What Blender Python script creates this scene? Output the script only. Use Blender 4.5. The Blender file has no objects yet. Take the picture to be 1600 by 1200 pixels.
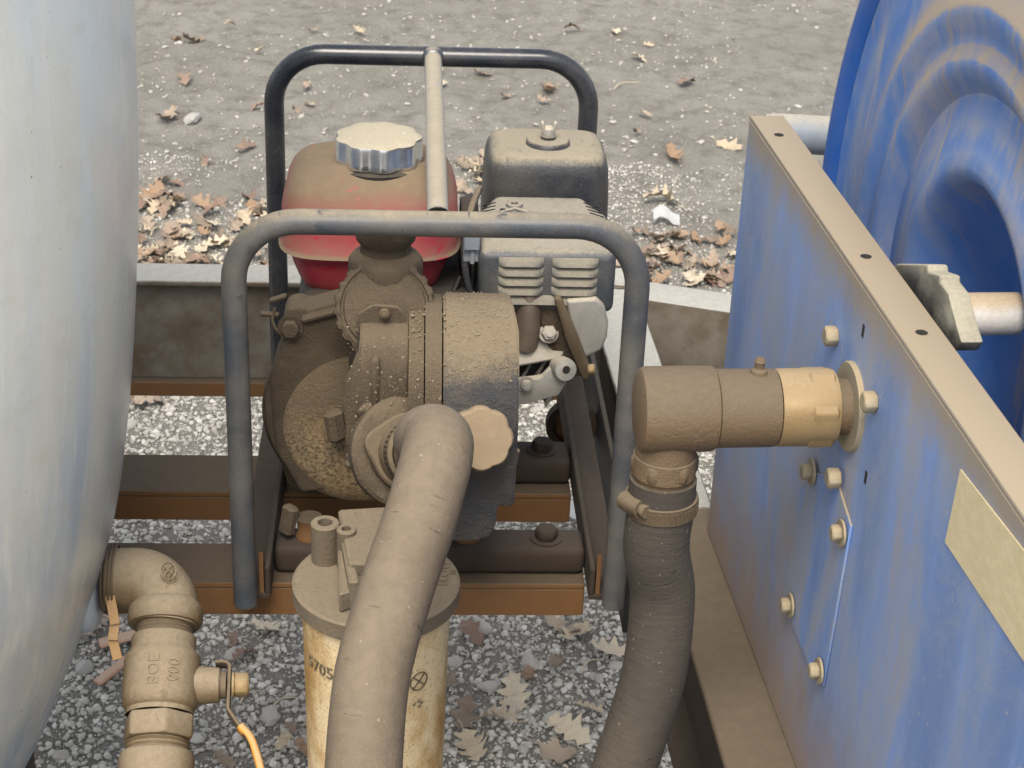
import bpy, bmesh, math, random
import numpy as np
from mathutils import Vector, Matrix, noise
random.seed(7)
rng = np.random.default_rng(11)
V = Vector
PI = math.pi
S = bpy.context.scene
COL = S.collection

# ------------------------------------------------------------------ camera
def rot3(a, b, c):
    ca, sa = math.cos(a), math.sin(a); cb, sb = math.cos(b), math.sin(b); cc, sc = math.cos(c), math.sin(c)
    Ry = Matrix(((ca, 0, sa), (0, 1, 0), (-sa, 0, ca)))
    Rx = Matrix(((1, 0, 0), (0, cb, -sb), (0, sb, cb)))
    Rz = Matrix(((cc, -sc, 0), (sc, cc, 0), (0, 0, 1)))
    return Rz @ Rx @ Ry
RC = rot3(-0.06779048, 0.472163676, 0.0420860863)
FPX = 2762.77
CAM = V((-0.0257703, -1.36623464, 1.482))
def w(v): return V((v[0], v[2], -v[1]))          # (right, down, forward) -> world
right, down, fwd = w(RC[0]), w(RC[1]), w(RC[2])
cd = bpy.data.cameras.new('camera'); cam = bpy.data.objects.new('camera', cd); COL.objects.link(cam)
M = Matrix.Identity(4)
for i in range(3):
    M[i][0] = right[i]; M[i][1] = -down[i]; M[i][2] = -fwd[i]; M[i][3] = CAM[i]
cam.matrix_world = M
cd.sensor_width = 36; cd.lens = FPX / 1600 * 36; cd.clip_start = 0.05; cd.clip_end = 400
cd.dof.use_dof = True; cd.dof.focus_distance = 1.48; cd.dof.aperture_fstop = 32
S.camera = cam

# ------------------------------------------------------------------ light
SUN_EL, SUN_AZ = math.radians(56), math.radians(170)      # azimuth from +Y towards -X
wd = bpy.data.worlds.new('World'); S.world = wd; wd.use_nodes = True
nt = wd.node_tree; nt.nodes.clear()
sky = nt.nodes.new('ShaderNodeTexSky'); sky.sky_type = 'NISHITA'; sky.sun_disc = False
sky.sun_elevation = SUN_EL; sky.sun_rotation = -SUN_AZ; sky.dust_density = 2.5; sky.air_density = 1.0
hsv = nt.nodes.new('ShaderNodeHueSaturation'); hsv.inputs['Saturation'].default_value = 0.27
bg = nt.nodes.new('ShaderNodeBackground'); bg.inputs['Strength'].default_value = 0.12
wo = nt.nodes.new('ShaderNodeOutputWorld')
nt.links.new(sky.outputs[0], hsv.inputs['Color']); nt.links.new(hsv.outputs[0], bg.inputs[0]); nt.links.new(bg.outputs[0], wo.inputs[0])
sd = bpy.data.lights.new('sun', 'SUN'); sd.energy = 1.75; sd.angle = math.radians(30); sd.color = (1.0, 0.90, 0.76)
so = bpy.data.objects.new('sun', sd); COL.objects.link(so)
sdir = V((-math.sin(SUN_AZ) * math.cos(SUN_EL), math.cos(SUN_AZ) * math.cos(SUN_EL), math.sin(SUN_EL)))
so.rotation_euler = sdir.to_track_quat('Z', 'Y').to_euler(); so.location = sdir * 20
vs = S.view_settings; vs.view_transform = 'Standard'; vs.look = 'None'; vs.gamma = 1; vs.use_curve_mapping = False
vs.exposure = 1.17

# ------------------------------------------------------------------ pixel -> place helpers
def ray(x, y): return w(RC.transposed() @ V(((x - 800) / FPX, (y - 600) / FPX, 1.0)))
def PY(x, y, Y): d = ray(x, y); return CAM + d * ((Y - CAM.y) / d.y)
def PZ(x, y, Z): d = ray(x, y); return CAM + d * ((Z - CAM.z) / d.z)
def PD(x, y, D): return CAM + ray(x, y) * D
PN = V((1, math.tan(math.radians(3)), 0)).normalized()          # reel panel plane
PO = V((.279, .132, .55))
def PP(x, y, off=0.0):
    d = ray(x, y); return CAM + d * (((PO - CAM).dot(PN) + off) / d.dot(PN))

# ------------------------------------------------------------------ materials
def N(t, ty, **k):
    n = t.nodes.new(ty)
    for a, b in k.items(): setattr(n, a, b)
    return n
def mixc(t, fac, a, b, mode='MIX'):
    m = N(t, 'ShaderNodeMix', data_type='RGBA', blend_type=mode)
    for i, v in ((0, fac), (6, a), (7, b)):
        if hasattr(v, 'is_linked') or isinstance(v, bpy.types.NodeSocket): t.links.new(v, m.inputs[i])
        else: m.inputs[i].default_value = v if i == 0 else (*v, 1)
    return m.outputs[2]
def mth(t, op, a, b=None, c=None, clamp=False):
    m = N(t, 'ShaderNodeMath', operation=op, use_clamp=clamp)
    for i, v in enumerate((a, b, c)):
        if v is None: continue
        if isinstance(v, bpy.types.NodeSocket): t.links.new(v, m.inputs[i])
        else: m.inputs[i].default_value = v
    return m.outputs[0]
def ramp(t, v, lo, hi, a=0.0, b=1.0, smooth=True):
    m = N(t, 'ShaderNodeMapRange', interpolation_type='SMOOTHSTEP' if smooth else 'LINEAR')
    t.links.new(v, m.inputs[0])
    for i, x in enumerate((lo, hi, a, b)): m.inputs[i + 1].default_value = x
    return m.outputs[0]
def noi(t, scale, detail=5, rough=.6, vec=None, stretch=None, dist=0.0):
    n = N(t, 'ShaderNodeTexNoise'); n.inputs['Scale'].default_value = scale; n.inputs['Detail'].default_value = detail
    n.inputs['Roughness'].default_value = rough; n.inputs['Distortion'].default_value = dist
    tc = vec
    if tc is None:
        tc = N(t, 'ShaderNodeTexCoord').outputs['Object']
    if stretch:
        mp = N(t, 'ShaderNodeMapping'); mp.inputs['Scale'].default_value = stretch
        t.links.new(tc, mp.inputs[0]); tc = mp.outputs[0]
    t.links.new(tc, n.inputs['Vector']); return n.outputs['Fac']
def newmat(name):
    m = bpy.data.materials.new(name); m.use_nodes = True; t = m.node_tree
    return m, t, t.nodes['Principled BSDF']
def setc(t, sock, v):
    if isinstance(v, bpy.types.NodeSocket): t.links.new(v, sock)
    elif isinstance(v, tuple): sock.default_value = (*v, 1)
    else: sock.default_value = v
def bump(t, b, h, strength=.4, dist=.002):
    n = N(t, 'ShaderNodeBump'); n.inputs['Strength'].default_value = strength; n.inputs['Distance'].default_value = dist
    t.links.new(h, n.inputs['Height']); t.links.new(n.outputs[0], b.inputs['Normal'])
def nz(t):
    g = N(t, 'ShaderNodeNewGeometry'); s = N(t, 'ShaderNodeSeparateXYZ'); t.links.new(g.outputs['Normal'], s.inputs[0]); return s
TAN = (.40, .33, .235)
def dusty(name, base, rough=.5, metal=0.0, dust=TAN, lo=.1, hi=.8, film=.25, speck=.5, big=25, grain=.35, var=.25, spec=.5, soft=False, rub=0.0):
    """painted or bare surface with settled dust on what faces up, a thin film elsewhere and specks"""
    m, t, b = newmat(name)
    n1 = noi(t, big, 6, .65); n2 = noi(t, big * 9, 4, .7); n3 = noi(t, 900, 2, .5)
    z = nz(t).outputs[2]
    zz = mth(t, 'ADD', z, mth(t, 'MULTIPLY', mth(t, 'SUBTRACT', n1, .5), .75))
    zz = mth(t, 'ADD', zz, mth(t, 'MULTIPLY', mth(t, 'SUBTRACT', n2, .5), .28))
    zz = mth(t, 'ADD', zz, mth(t, 'MULTIPLY', mth(t, 'SUBTRACT', n3, .5), .7 * speck))
    top = ramp(t, zz, lo, hi)
    f = mth(t, 'MULTIPLY', ramp(t, n1, .05 if soft else .3, 1.0 if soft else .75), film)
    f = mth(t, 'ADD', f, mth(t, 'MULTIPLY', ramp(t, n3, .6, .75), .35 * speck))
    fac = mth(t, 'MAXIMUM', top, f, clamp=True)
    if rub:
        q = mth(t, 'MULTIPLY', ramp(t, noi(t, 48, 3, .6, dist=.4), .62, .655), ramp(t, noi(t, 13, 2), .48, .58))
        q = mth(t, 'MAXIMUM', q, mth(t, 'MULTIPLY', ramp(t, noi(t, 1.0, 2, .5, stretch=(260, 40, 30)), .68, .71), ramp(t, noi(t, 22, 2), .5, .6)))
        fac = mth(t, 'MULTIPLY', fac, mth(t, 'SUBTRACT', 1.0, mth(t, 'MULTIPLY', q, rub)))
    bc = mixc(t, mth(t, 'MULTIPLY', ramp(t, n2, .3, .7), var), base, tuple(c * .55 for c in base))
    dc = mixc(t, ramp(t, n2, .35, .7), tuple(c * .92 for c in dust), tuple(min(1, c * 1.06) for c in dust))
    setc(t, b.inputs['Base Color'], mixc(t, fac, bc, dc))
    r = N(t, 'ShaderNodeMapRange'); t.links.new(fac, r.inputs[0]); r.inputs[3].default_value = rough; r.inputs[4].default_value = .92
    t.links.new(r.outputs[0], b.inputs['Roughness'])
    if metal: t.links.new(mth(t, 'MULTIPLY', mth(t, 'SUBTRACT', 1.0, fac, clamp=True), metal), b.inputs['Metallic'])
    b.inputs['Specular IOR Level'].default_value = spec
    h = mth(t, 'ADD', mth(t, 'MULTIPLY', n3, .5), n2)
    bump(t, b, h, grain, .0012)
    return m
MAT = {}
MAT['cage'] = dusty('black_tube_paint', (.014, .018, .027), .2, 0, dust=(.30, .27, .22), lo=.85, hi=1.7, film=.12, speck=.45, big=16, grain=.1)
MAT['cage_f'] = dusty('dusty_tube_paint', (.04, .05, .066), .33, 0, dust=(.27, .23, .165), lo=.15, hi=1.25, film=.42, speck=1.0, big=9, grain=.15, rub=0.7)
MAT['weld'] = dusty('weld_metal', (.12, .13, .16), .3, .9, lo=.6, hi=1.3, film=.1)
MAT['rust'] = dusty('rusty_frame', (.15, .068, .02), .8, 0, dust=(.08, .058, .037), lo=.35, hi=.95, film=.3, speck=.35, big=9)  # dark up-facing tone paints the shade on the rail tops
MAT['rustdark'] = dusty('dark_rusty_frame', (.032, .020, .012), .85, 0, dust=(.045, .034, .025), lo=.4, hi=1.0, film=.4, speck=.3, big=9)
MAT['beamshade'] = dusty('shaded_brown_beam', (.10, .07, .042), .75, 0, dust=(.12, .092, .062), lo=.4, hi=.95, film=.35, speck=.3, big=10)  # darker brown carries the shade over the beam's near end
MAT['beam'] = dusty('grimy_beam', (.085, .062, .038), .75, 0, dust=(.35, .345, .315), lo=.55, hi=.95, film=.35, speck=.4, big=14)
MAT['red'] = dusty('red_tank_paint', (.40, .018, .05), .28, 0, dust=(.19, .14, .088), lo=-.4, hi=.85, film=.5, speck=.3, big=9, grain=.1, soft=True, rub=0.95)
MAT['chrome'] = dusty('chromed_cap', (.72, .75, .78), .16, 1.0, dust=(.40, .355, .265), lo=.6, hi=.9, film=.16, speck=.2, big=30, grain=.08, rub=0.6)
MAT['plastic'] = dusty('black_plastic', (.018, .022, .03), .42, 0, dust=(.26, .228, .17), lo=.35, hi=.92, film=.16, speck=1.0, big=22, rub=0.5)
MAT['shield'] = dusty('grey_shield', (.042, .05, .062), .45, .1, dust=(.27, .246, .195), lo=.55, hi=1.0, film=.3, speck=.9, big=30, rub=0.5)
MAT['louver'] = dusty('dusty_louver', (.07, .072, .072), .55, 0, dust=(.23, .21, .165), lo=-.1, hi=.7, film=.5, speck=.5, big=40)
MAT['cast'] = dusty('mud_caked_casting', (.062, .043, .025), .85, 0, dust=(.140, .107, .069), lo=-.25, hi=.95, film=.45, speck=1.1, big=38, grain=1.6, var=.7)
m, t, b = newmat('speckled_casting')
a = noi(t, 9, 5, .6); c = noi(t, 300, 3, .65); d = noi(t, 760, 2, .5); e = noi(t, 45, 5, .7)
col = mixc(t, ramp(t, a, .35, .65), (.27, .175, .075), (.20, .145, .085))
col = mixc(t, ramp(t, e, .4, .75), col, (.15, .115, .07))
k = mth(t, 'ADD', c, mth(t, 'MULTIPLY', mth(t, 'SUBTRACT', d, .5), .5))
msk = ramp(t, mth(t, 'ADD', e, a), .8, 1.1)
col = mixc(t, mth(t, 'MULTIPLY', mth(t, 'MULTIPLY', ramp(t, k, .50, .62), .85), mth(t, 'ADD', .25, mth(t, 'MULTIPLY', msk, .75))), col, (.05, .036, .02))
col = mixc(t, mth(t, 'MULTIPLY', ramp(t, k, .42, .30), mth(t, 'MULTIPLY', msk, .6)), col, (.38, .27, .13))
oz = N(t, 'ShaderNodeSeparateXYZ'); t.links.new(N(t, 'ShaderNodeTexCoord').outputs['Object'], oz.inputs[0])
up = ramp(t, mth(t, 'ADD', oz.outputs[2], mth(t, 'ADD', mth(t, 'MULTIPLY', mth(t, 'SUBTRACT', e, .5), .10), mth(t, 'MULTIPLY', mth(t, 'SUBTRACT', d, .5), .05))), .115, .19)
col = mixc(t, mth(t, 'MULTIPLY', up, .9), col, (.105, .078, .048))
setc(t, b.inputs['Base Color'], col); b.inputs['Roughness'].default_value = .85
bump(t, b, mth(t, 'ADD', k, e), .9, .002); MAT['gold'] = m
MAT['rubber'] = dusty('dusty_black_rubber', (.03, .032, .038), .6, 0, dust=(.20, .157, .102), lo=.34, hi=.76, film=.22, speck=.7, big=30, grain=1.5)
MAT['alu'] = dusty('dull_aluminium', (.36, .35, .32), .45, .5, dust=(.42, .37, .29), lo=.1, hi=.9, film=.4, speck=.4, big=30)
MAT['pipe'] = dusty('heat_tinted_pipe', (.20, .155, .12), .4, .6, dust=(.3, .25, .18), lo=.3, hi=1., film=.3)
MAT['black'] = dusty('black_engine', (.008, .008, .009), .6, 0, dust=(.06, .05, .038), lo=.4, hi=1.1, film=.25)
def hose_mat(name, base, dust, lo, hi):
    m, t, b = newmat(name)
    at = N(t, 'ShaderNodeAttribute', attribute_name='hosepos').outputs['Vector']
    n1 = noi(t, 10, 5, .6); n2 = noi(t, 120, 4, .6); n3 = noi(t, 900, 2, .5)
    cr = noi(t, 1.0, 3, .55, vec=at, stretch=(330, 16, 16)); crm = noi(t, 14, 3, .6)
    crack = mth(t, 'MULTIPLY', ramp(t, cr, .63, .70), ramp(t, crm, .5, .62))
    wr = noi(t, 1.0, 3, .6, vec=at, stretch=(240, 9, 9))
    z = mth(t, 'ADD', nz(t).outputs[2], mth(t, 'MULTIPLY', mth(t, 'SUBTRACT', n1, .5), .9)); z = mth(t, 'ADD', z, mth(t, 'MULTIPLY', mth(t, 'SUBTRACT', n3, .5), .35))
    col = mixc(t, ramp(t, z, lo, hi), base, dust)
    col = mixc(t, mth(t, 'MULTIPLY', ramp(t, n2, .35, .7), .18), col, tuple(c * .5 for c in base))
    col = mixc(t, mth(t, 'MULTIPLY', ramp(t, noi(t, 240, 2), .68, .76), .6), col, (.34, .30, .24))
    col = mixc(t, mth(t, 'MULTIPLY', crack, .3), col, (.035, .028, .022))
    setc(t, b.inputs['Base Color'], col); b.inputs['Roughness'].default_value = .88
    h = mth(t, 'ADD', mth(t, 'MULTIPLY', wr, .5), mth(t, 'MULTIPLY', n2, .5)); h = mth(t, 'ADD', h, mth(t, 'MULTIPLY', n3, .3)); h = mth(t, 'SUBTRACT', h, mth(t, 'MULTIPLY', crack, 1.2))
    bump(t, b, h, .9, .0018); return m
MAT['hose'] = hose_mat('muddy_hose', (.085, .062, .042), (.19, .15, .104), -.35, 1.2)
MAT['hose2'] = hose_mat('dark_muddy_hose', (.045, .037, .029), (.102, .083, .060), -.2, 1.3)
def hose_coord(o, pts, seg):
    L = [0]
    for a, b_ in zip(pts, pts[1:]): L.append(L[-1] + (b_ - a).length)
    at = o.data.attributes.new('hosepos', 'FLOAT_VECTOR', 'POINT'); arr = []
    for i in range(len(o.data.vertices)):
        k = i % seg; q = min(i // seg, len(L) - 1); a = 2 * PI * k / seg; arr += [L[q], .07 * math.cos(a), .07 * math.sin(a)]
    at.data.foreach_set('vector', arr)
MAT['fit'] = dusty('dust_coated_fitting', (.085, .058, .031), .65, .1, dust=(.145, .11, .07), lo=-.3, hi=.8, film=.5, speck=.6, big=22, grain=.7)
MAT['elbow'] = dusty('dust_coated_iron', (.115, .074, .032), .65, 0, dust=(.25, .20, .135), lo=-.15, hi=1.0, film=.25, speck=.9, big=22, grain=.7, rub=.45)
MAT['brass'] = dusty('dusty_brass', (.27, .185, .085), .45, .35, dust=(.30, .225, .13), lo=.2, hi=1.1, film=.4, speck=.3, big=30, grain=.2)
MAT['zinc'] = dusty('dusty_zinc', (.34, .30, .215), .42, .3, dust=(.34, .275, .175), lo=-.2, hi=.8, film=.5, speck=.3, big=60)
MAT['swivel'] = dusty('muddy_swivel', (.135, .085, .042), .65, 0, dust=(.135, .102, .067), lo=-.3, hi=.7, film=.45, speck=1.0, big=26, grain=.9)
MAT['lid'] = dusty('dusty_lid', (.105, .08, .052), .8, 0, dust=(.185, .148, .1), lo=.0, hi=.9, film=.5, speck=.9, big=30, grain=.8, rub=0.35)
MAT['tandust'] = dusty('tan_dust_cap', (.22, .16, .095), .85, 0, dust=(.28, .215, .14), lo=-.1, hi=.8, film=.4, speck=.4, big=25, grain=.3, rub=0.4)
MAT['handle'] = dusty('orange_handle', (.62, .27, .03), .5, 0, dust=(.40, .31, .18), lo=.3, hi=1.1, film=.25, speck=.3, big=40)
MAT['ink'] = dusty('dark_relief', (.10, .075, .045), .8, 0, dust=(.2, .16, .11), lo=.5, hi=1.2, film=.2)
MAT['hole'] = newmat('dark_hole')[0]; MAT['hole'].node_tree.nodes['Principled BSDF'].inputs['Base Color'].default_value = (.012, .011, .01, 1)
MAT['hole'].node_tree.nodes['Principled BSDF'].inputs['Roughness'].default_value = .9
MAT['whiteknob'] = dusty('scuffed_white_knob', (.05, .05, .046), .55, 0, dust=(.34, .315, .24), lo=-.35, hi=1.1, film=.8, speck=.8, big=30, grain=.5, var=.6)
MAT['whitepipe'] = dusty('white_shaft', (.62, .6, .56), .5, 0, dust=(.42, .33, .22), lo=.25, hi=.9, film=.25, speck=.5, big=40)
MAT['arm'] = dusty('grey_arm', (.20, .235, .28), .5, 0, dust=(.34, .32, .27), lo=.3, hi=1.1, film=.4, speck=.4)
MAT['mud'] = dusty('dried_mud', (.20, .16, .11), .95, 0, dust=(.28, .23, .16), lo=.0, hi=1., film=.5, speck=.3, big=60, grain=.5)

def blue_mat(name, blue, film, tan, streak=(6, 6, 1.2), cover=(.42, .62), topdust=True, tanfilm=.0):
    m, t, b = newmat(name)
    a = noi(t, 5, 7, .68, stretch=streak, dist=.6); c = noi(t, 60, 5, .7); d = noi(t, 700, 2, .5)
    k = mth(t, 'ADD', a, mth(t, 'MULTIPLY', mth(t, 'SUBTRACT', c, .5), .22))
    k = mth(t, 'ADD', k, mth(t, 'MULTIPLY', mth(t, 'SUBTRACT', d, .5), .42))
    f = ramp(t, k, cover[0], cover[1])
    e = noi(t, 4, 5, .6, stretch=(3, 3, .8))
    bl = mixc(t, ramp(t, e, .35, .65), blue, tuple(x * 1.5 + .05 for x in blue))
    bl = mixc(t, .30, bl, film)
    scr = mth(t, 'MULTIPLY', ramp(t, noi(t, 1.0, 3, .6, stretch=(160, 160, 5)), .70, .74), ramp(t, noi(t, 7, 3), .48, .6))
    fl = mixc(t, ramp(t, e, .45, .75), film, tan)
    col = mixc(t, f, bl, fl)
    col = mixc(t, mth(t, 'MULTIPLY', scr, .7), col, blue)
    chip = mth(t, 'MULTIPLY', ramp(t, noi(t, 210, 2), .67, .71), ramp(t, noi(t, 16, 3), .5, .6)); col = mixc(t, mth(t, 'MULTIPLY', chip, .8), col, (.46, .41, .33))
    if topdust:
        z = nz(t).outputs[2]
        zz = mth(t, 'ADD', z, mth(t, 'MULTIPLY', mth(t, 'SUBTRACT', c, .5), .5))
        col = mixc(t, ramp(t, zz, .3, .75), col, (.30, .245, .17))
    setc(t, b.inputs['Base Color'], col)
    b.inputs['Roughness'].default_value = .6
    bump(t, b, mth(t, 'ADD', c, mth(t, 'MULTIPLY', d, .6)), .25, .001)
    return m, t, b, col
def chain_tan(m, t, b, col, sock, lo, hi, colr, n=None, amt=.9):
    """more settled dust along an edge of a part (a stain with its own shape)"""
    k = noi(t, 30, 5, .7)
    v = mth(t, 'ADD', sock, mth(t, 'MULTIPLY', mth(t, 'SUBTRACT', k, .5), abs(hi - lo) * .9))
    c2 = mixc(t, mth(t, 'MULTIPLY', ramp(t, v, lo, hi), amt), col, colr)
    setc(t, b.inputs['Base Color'], c2); return c2
FILM = (.25, .30, .405)
m, t, b, col = blue_mat('blue_panel_paint', (.085, .18, .44), FILM, (.33, .305, .30), streak=(2.4, 2.4, 1.0), cover=(.34, .66))
oz = N(t, 'ShaderNodeSeparateXYZ'); t.links.new(N(t, 'ShaderNodeTexCoord').outputs['Object'], oz.inputs[0])
col = chain_tan(m, t, b, col, oz.outputs[2], .388, .4330, (.30, .245, .17))      # dust band under the top edge
col = chain_tan(m, t, b, col, oz.outputs[2], .17, -.03, (.29, .20, .115), amt=.85)   # brown road dust along the foot
MAT['panel'] = m
m, t, b, col = blue_mat('blue_patch_paint', (.07, .165, .43), FILM, (.31, .305, .33), streak=(2.4, 2.4, 1.0), cover=(.46, .62)); MAT['patch'] = m
# reel disc: blue paint with dust settled in rings and streaks
m, t, b = newmat('blue_disc_paint')
tc = N(t, 'ShaderNodeTexCoord').outputs['Object']
sp = N(t, 'ShaderNodeSeparateXYZ'); t.links.new(tc, sp.inputs[0])
rad = mth(t, 'SQRT', mth(t, 'ADD', mth(t, 'POWER', sp.outputs[1], 2.0), mth(t, 'POWER', sp.outputs[2], 2.0)))
a = noi(t, 4.5, 7, .65, stretch=(1, 5, 1.3), dist=.8); c = noi(t, 45, 5, .7); d = noi(t, 700, 2, .5)
ringn = N(t, 'ShaderNodeTexNoise'); ringn.noise_dimensions = '1D'; ringn.inputs['Scale'].default_value = 38; ringn.inputs['Detail'].default_value = 4
t.links.new(mth(t, 'ADD', rad, mth(t, 'MULTIPLY', a, .05)), ringn.inputs['W'])
k = mth(t, 'ADD', mth(t, 'MULTIPLY', a, .65), mth(t, 'MULTIPLY', ringn.outputs['Fac'], .5))
k = mth(t, 'ADD', k, mth(t, 'MULTIPLY', mth(t, 'SUBTRACT', c, .5), .18)); k = mth(t, 'ADD', k, mth(t, 'MULTIPLY', mth(t, 'SUBTRACT', d, .5), .12))
f = mth(t, 'MULTIPLY', ramp(t, k, .26, .86), ramp(t, rad, .115, .15, .35, 1.0))  # less film in the hub recess puts its shade into the blue
bl = mixc(t, c, (.035, .135, .46), (.06, .20, .56))
fl = mixc(t, ramp(t, a, .4, .65), (.19, .27, .43), (.31, .31, .35))
zf = ramp(t, mth(t, 'ADD', nz(t).outputs[2], mth(t, 'MULTIPLY', mth(t, 'SUBTRACT', a, .5), .9)), .25, .62)
col = mixc(t, f, bl, fl)
drip = noi(t, 1.0, 4, .55, stretch=(3, 34, 2.6), dist=.5); col = mixc(t, mth(t, 'MULTIPLY', ramp(t, drip, .61, .66), .5), col, (.36, .29, .205))
ledge = mth(t, 'MULTIPLY', mth(t, 'MULTIPLY', ramp(t, rad, .196, .212), ramp(t, rad, .30, .275)), ramp(t, mth(t, 'ADD', nz(t).outputs[2], mth(t, 'MULTIPLY', mth(t, 'SUBTRACT', c, .5), .3)), .0, .2))
col = mixc(t, mth(t, 'MULTIPLY', mth(t, 'MAXIMUM', zf, ledge), .85), col, (.40, .31, .195))
setc(t, b.inputs['Base Color'], col); b.inputs['Roughness'].default_value = .5
bump(t, b, mth(t, 'ADD', c, d), .2, .001); MAT['disc'] = m
MAT['rim'] = dusty('blue_rim_paint', (.014, .10, .40), .35, 0, dust=(.25, .25, .27), lo=.75, hi=1.3, film=.15, speck=.2, big=20, grain=.1)
# pale tape strip
m, t, b = newmat('pale_tape'); a = noi(t, 70, 6, .7, stretch=(1, 1, 2)); c = noi(t, 500, 3)
setc(t, b.inputs['Base Color'], mixc(t, mth(t, 'ADD', mth(t, 'MULTIPLY', a, .8), mth(t, 'MULTIPLY', c, .3)), (.80, .70, .46), (.44, .35, .19)))
b.inputs['Roughness'].default_value = .7; bump(t, b, a, .3, .001); MAT['tape'] = m
# white tank
m, t, b = newmat('milky_tank_plastic')
a = noi(t, 2.6, 5, .55, stretch=(3, 3, .45)); c = noi(t, 9, 6, .65, stretch=(7, 7, .6)); d = noi(t, 260, 2, .5); e = noi(t, 60, 4, .6); g_ = noi(t, 34, 6, .7)
sp = N(t, 'ShaderNodeSeparateXYZ'); t.links.new(N(t, 'ShaderNodeTexCoord').outputs['Object'], sp.inputs[0])
low_shade = ramp(t, mth(t, 'ADD', sp.outputs[2], mth(t, 'MULTIPLY', mth(t, 'SUBTRACT', a, .5), .35)), .30, .62)      # bluish shade painted into the lower wall by height
base = mixc(t, low_shade, (.27, .345, .45), (.56, .615, .645))
base = mixc(t, mth(t, 'MULTIPLY', ramp(t, a, .45, .66), .7), base, (.63, .60, .50))
base = mixc(t, mth(t, 'MULTIPLY', ramp(t, c, .5, .72), .5), base, (.70, .68, .60))
base = mixc(t, mth(t, 'MULTIPLY', ramp(t, g_, .48, .7), .2), base, (.44, .39, .30))
scr = mth(t, 'MULTIPLY', ramp(t, noi(t, 1.0, 3, .6, stretch=(150, 150, 4)), .69, .73), ramp(t, noi(t, 5, 3), .5, .62))
base = mixc(t, mth(t, 'MULTIPLY', scr, .6), base, (.74, .74, .72))
base = mixc(t, mth(t, 'MULTIPLY', mth(t, 'MULTIPLY', ramp(t, d, .71, .75), ramp(t, e, .5, .62)), .8), base, (.10, .085, .06))
setc(t, b.inputs['Base Color'], base); b.inputs['Roughness'].default_value = .24
bump(t, b, mth(t, 'ADD', c, mth(t, 'ADD', g_, mth(t, 'MULTIPLY', d, .3))), .15, .002); MAT['tank'] = m
# canister
m, t, b = newmat('dirty_translucent_white')
a = noi(t, 16, 6, .68, stretch=(1, 1, .45)); c = noi(t, 420, 3, .6); d = noi(t, 70, 5, .7); e = noi(t, 1.0, 3, .55, stretch=(60, 60, 9), dist=.6)
k = mth(t, 'ADD', a, mth(t, 'MULTIPLY', mth(t, 'SUBTRACT', d, .5), .25))
col = mixc(t, ramp(t, k, .38, .64), (.66, .53, .33), (.40, .235, .075))
col = mixc(t, mth(t, 'MULTIPLY', ramp(t, k, .58, .74), .7), col, (.22, .125, .045))
col = mixc(t, mth(t, 'MULTIPLY', ramp(t, c, .54, .66), .55), col, (.20, .13, .06))
col = mixc(t, mth(t, 'MULTIPLY', mth(t, 'MULTIPLY', ramp(t, e, .62, .66), ramp(t, noi(t, 18, 2), .48, .56)), .85), col, (.74, .68, .54))
setc(t, b.inputs['Base Color'], col); b.inputs['Roughness'].default_value = .5
bump(t, b, mth(t, 'ADD', c, d), .4, .0012); MAT['canister'] = m
# ground
m, t, b = newmat('dry_dirt')
a = noi(t, 1.3, 6, .6); c = noi(t, 14, 7, .7); d = noi(t, 160, 4, .7); e = noi(t, 480, 2, .6)
gy = N(t, 'ShaderNodeSeparateXYZ'); t.links.new(N(t, 'ShaderNodeTexCoord').outputs['Object'], gy.inputs[0])
far = ramp(t, mth(t, 'ADD', gy.outputs[1], mth(t, 'MULTIPLY', a, .5)), 1.7, 2.3)
base = mixc(t, ramp(t, a, .3, .7), (.285, .27, .238), (.36, .345, .31))
base = mixc(t, far, (.31, .295, .262), base)
base = mixc(t, ramp(t, c, .42, .72), base, (.20, .186, .158))
base = mixc(t, mth(t, 'MULTIPLY', ramp(t, d, .5, .75), .6), base, (.44, .43, .405))
base = mixc(t, mth(t, 'MULTIPLY', ramp(t, e, .52, .8), .5), base, (.15, .14, .125))
setc(t, b.inputs['Base Color'], base); b.inputs['Roughness'].default_value = .95; b.inputs['Specular IOR Level'].default_value = .2
bump(t, b, mth(t, 'ADD', mth(t, 'ADD', c, d), mth(t, 'MULTIPLY', e, .5)), 1.0, .012); MAT['ground'] = m
# pebbles
def stone_mat(name, cols, island=True):
    m, t, b = newmat(name)
    if island: r = N(t, 'ShaderNodeNewGeometry').outputs['Random Per Island']
    else: r = N(t, 'ShaderNodeObjectInfo').outputs['Random']
    cr = N(t, 'ShaderNodeValToRGB'); t.links.new(r, cr.inputs[0])
    el = cr.color_ramp.elements
    while len(el) < len(cols): el.new(.5)
    for i, c in enumerate(cols): el[i].position = i / (len(cols) - 1); el[i].color = (*c, 1)
    n = noi(t, 170, 5, .7); z = ramp(t, nz(t).outputs[2], -.2, .9, 0, .35)
    col = mixc(t, mth(t, 'MULTIPLY', n, .5), cr.outputs[0], (.26, .24, .20))
    col = mixc(t, z, col, (.36, .345, .31))
    setc(t, b.inputs['Base Color'], col); b.inputs['Roughness'].default_value = .85
    bump(t, b, n, .4, .002); return m
MAT['gravel'] = stone_mat('mixed_gravel', [(.20, .19, .172), (.50, .485, .445), (.34, .325, .295), (.66, .645, .60), (.39, .365, .32), (.80, .785, .74), (.29, .283, .27)])
MAT['grit'] = stone_mat('pale_grit', [(.24, .226, .197), (.31, .293, .258), (.40, .383, .345), (.28, .264, .23)])
MAT['stone'] = stone_mat('loose_stone_grey', [(.28, .275, .265), (.44, .435, .41), (.36, .34, .31), (.55, .54, .51)], False)
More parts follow.
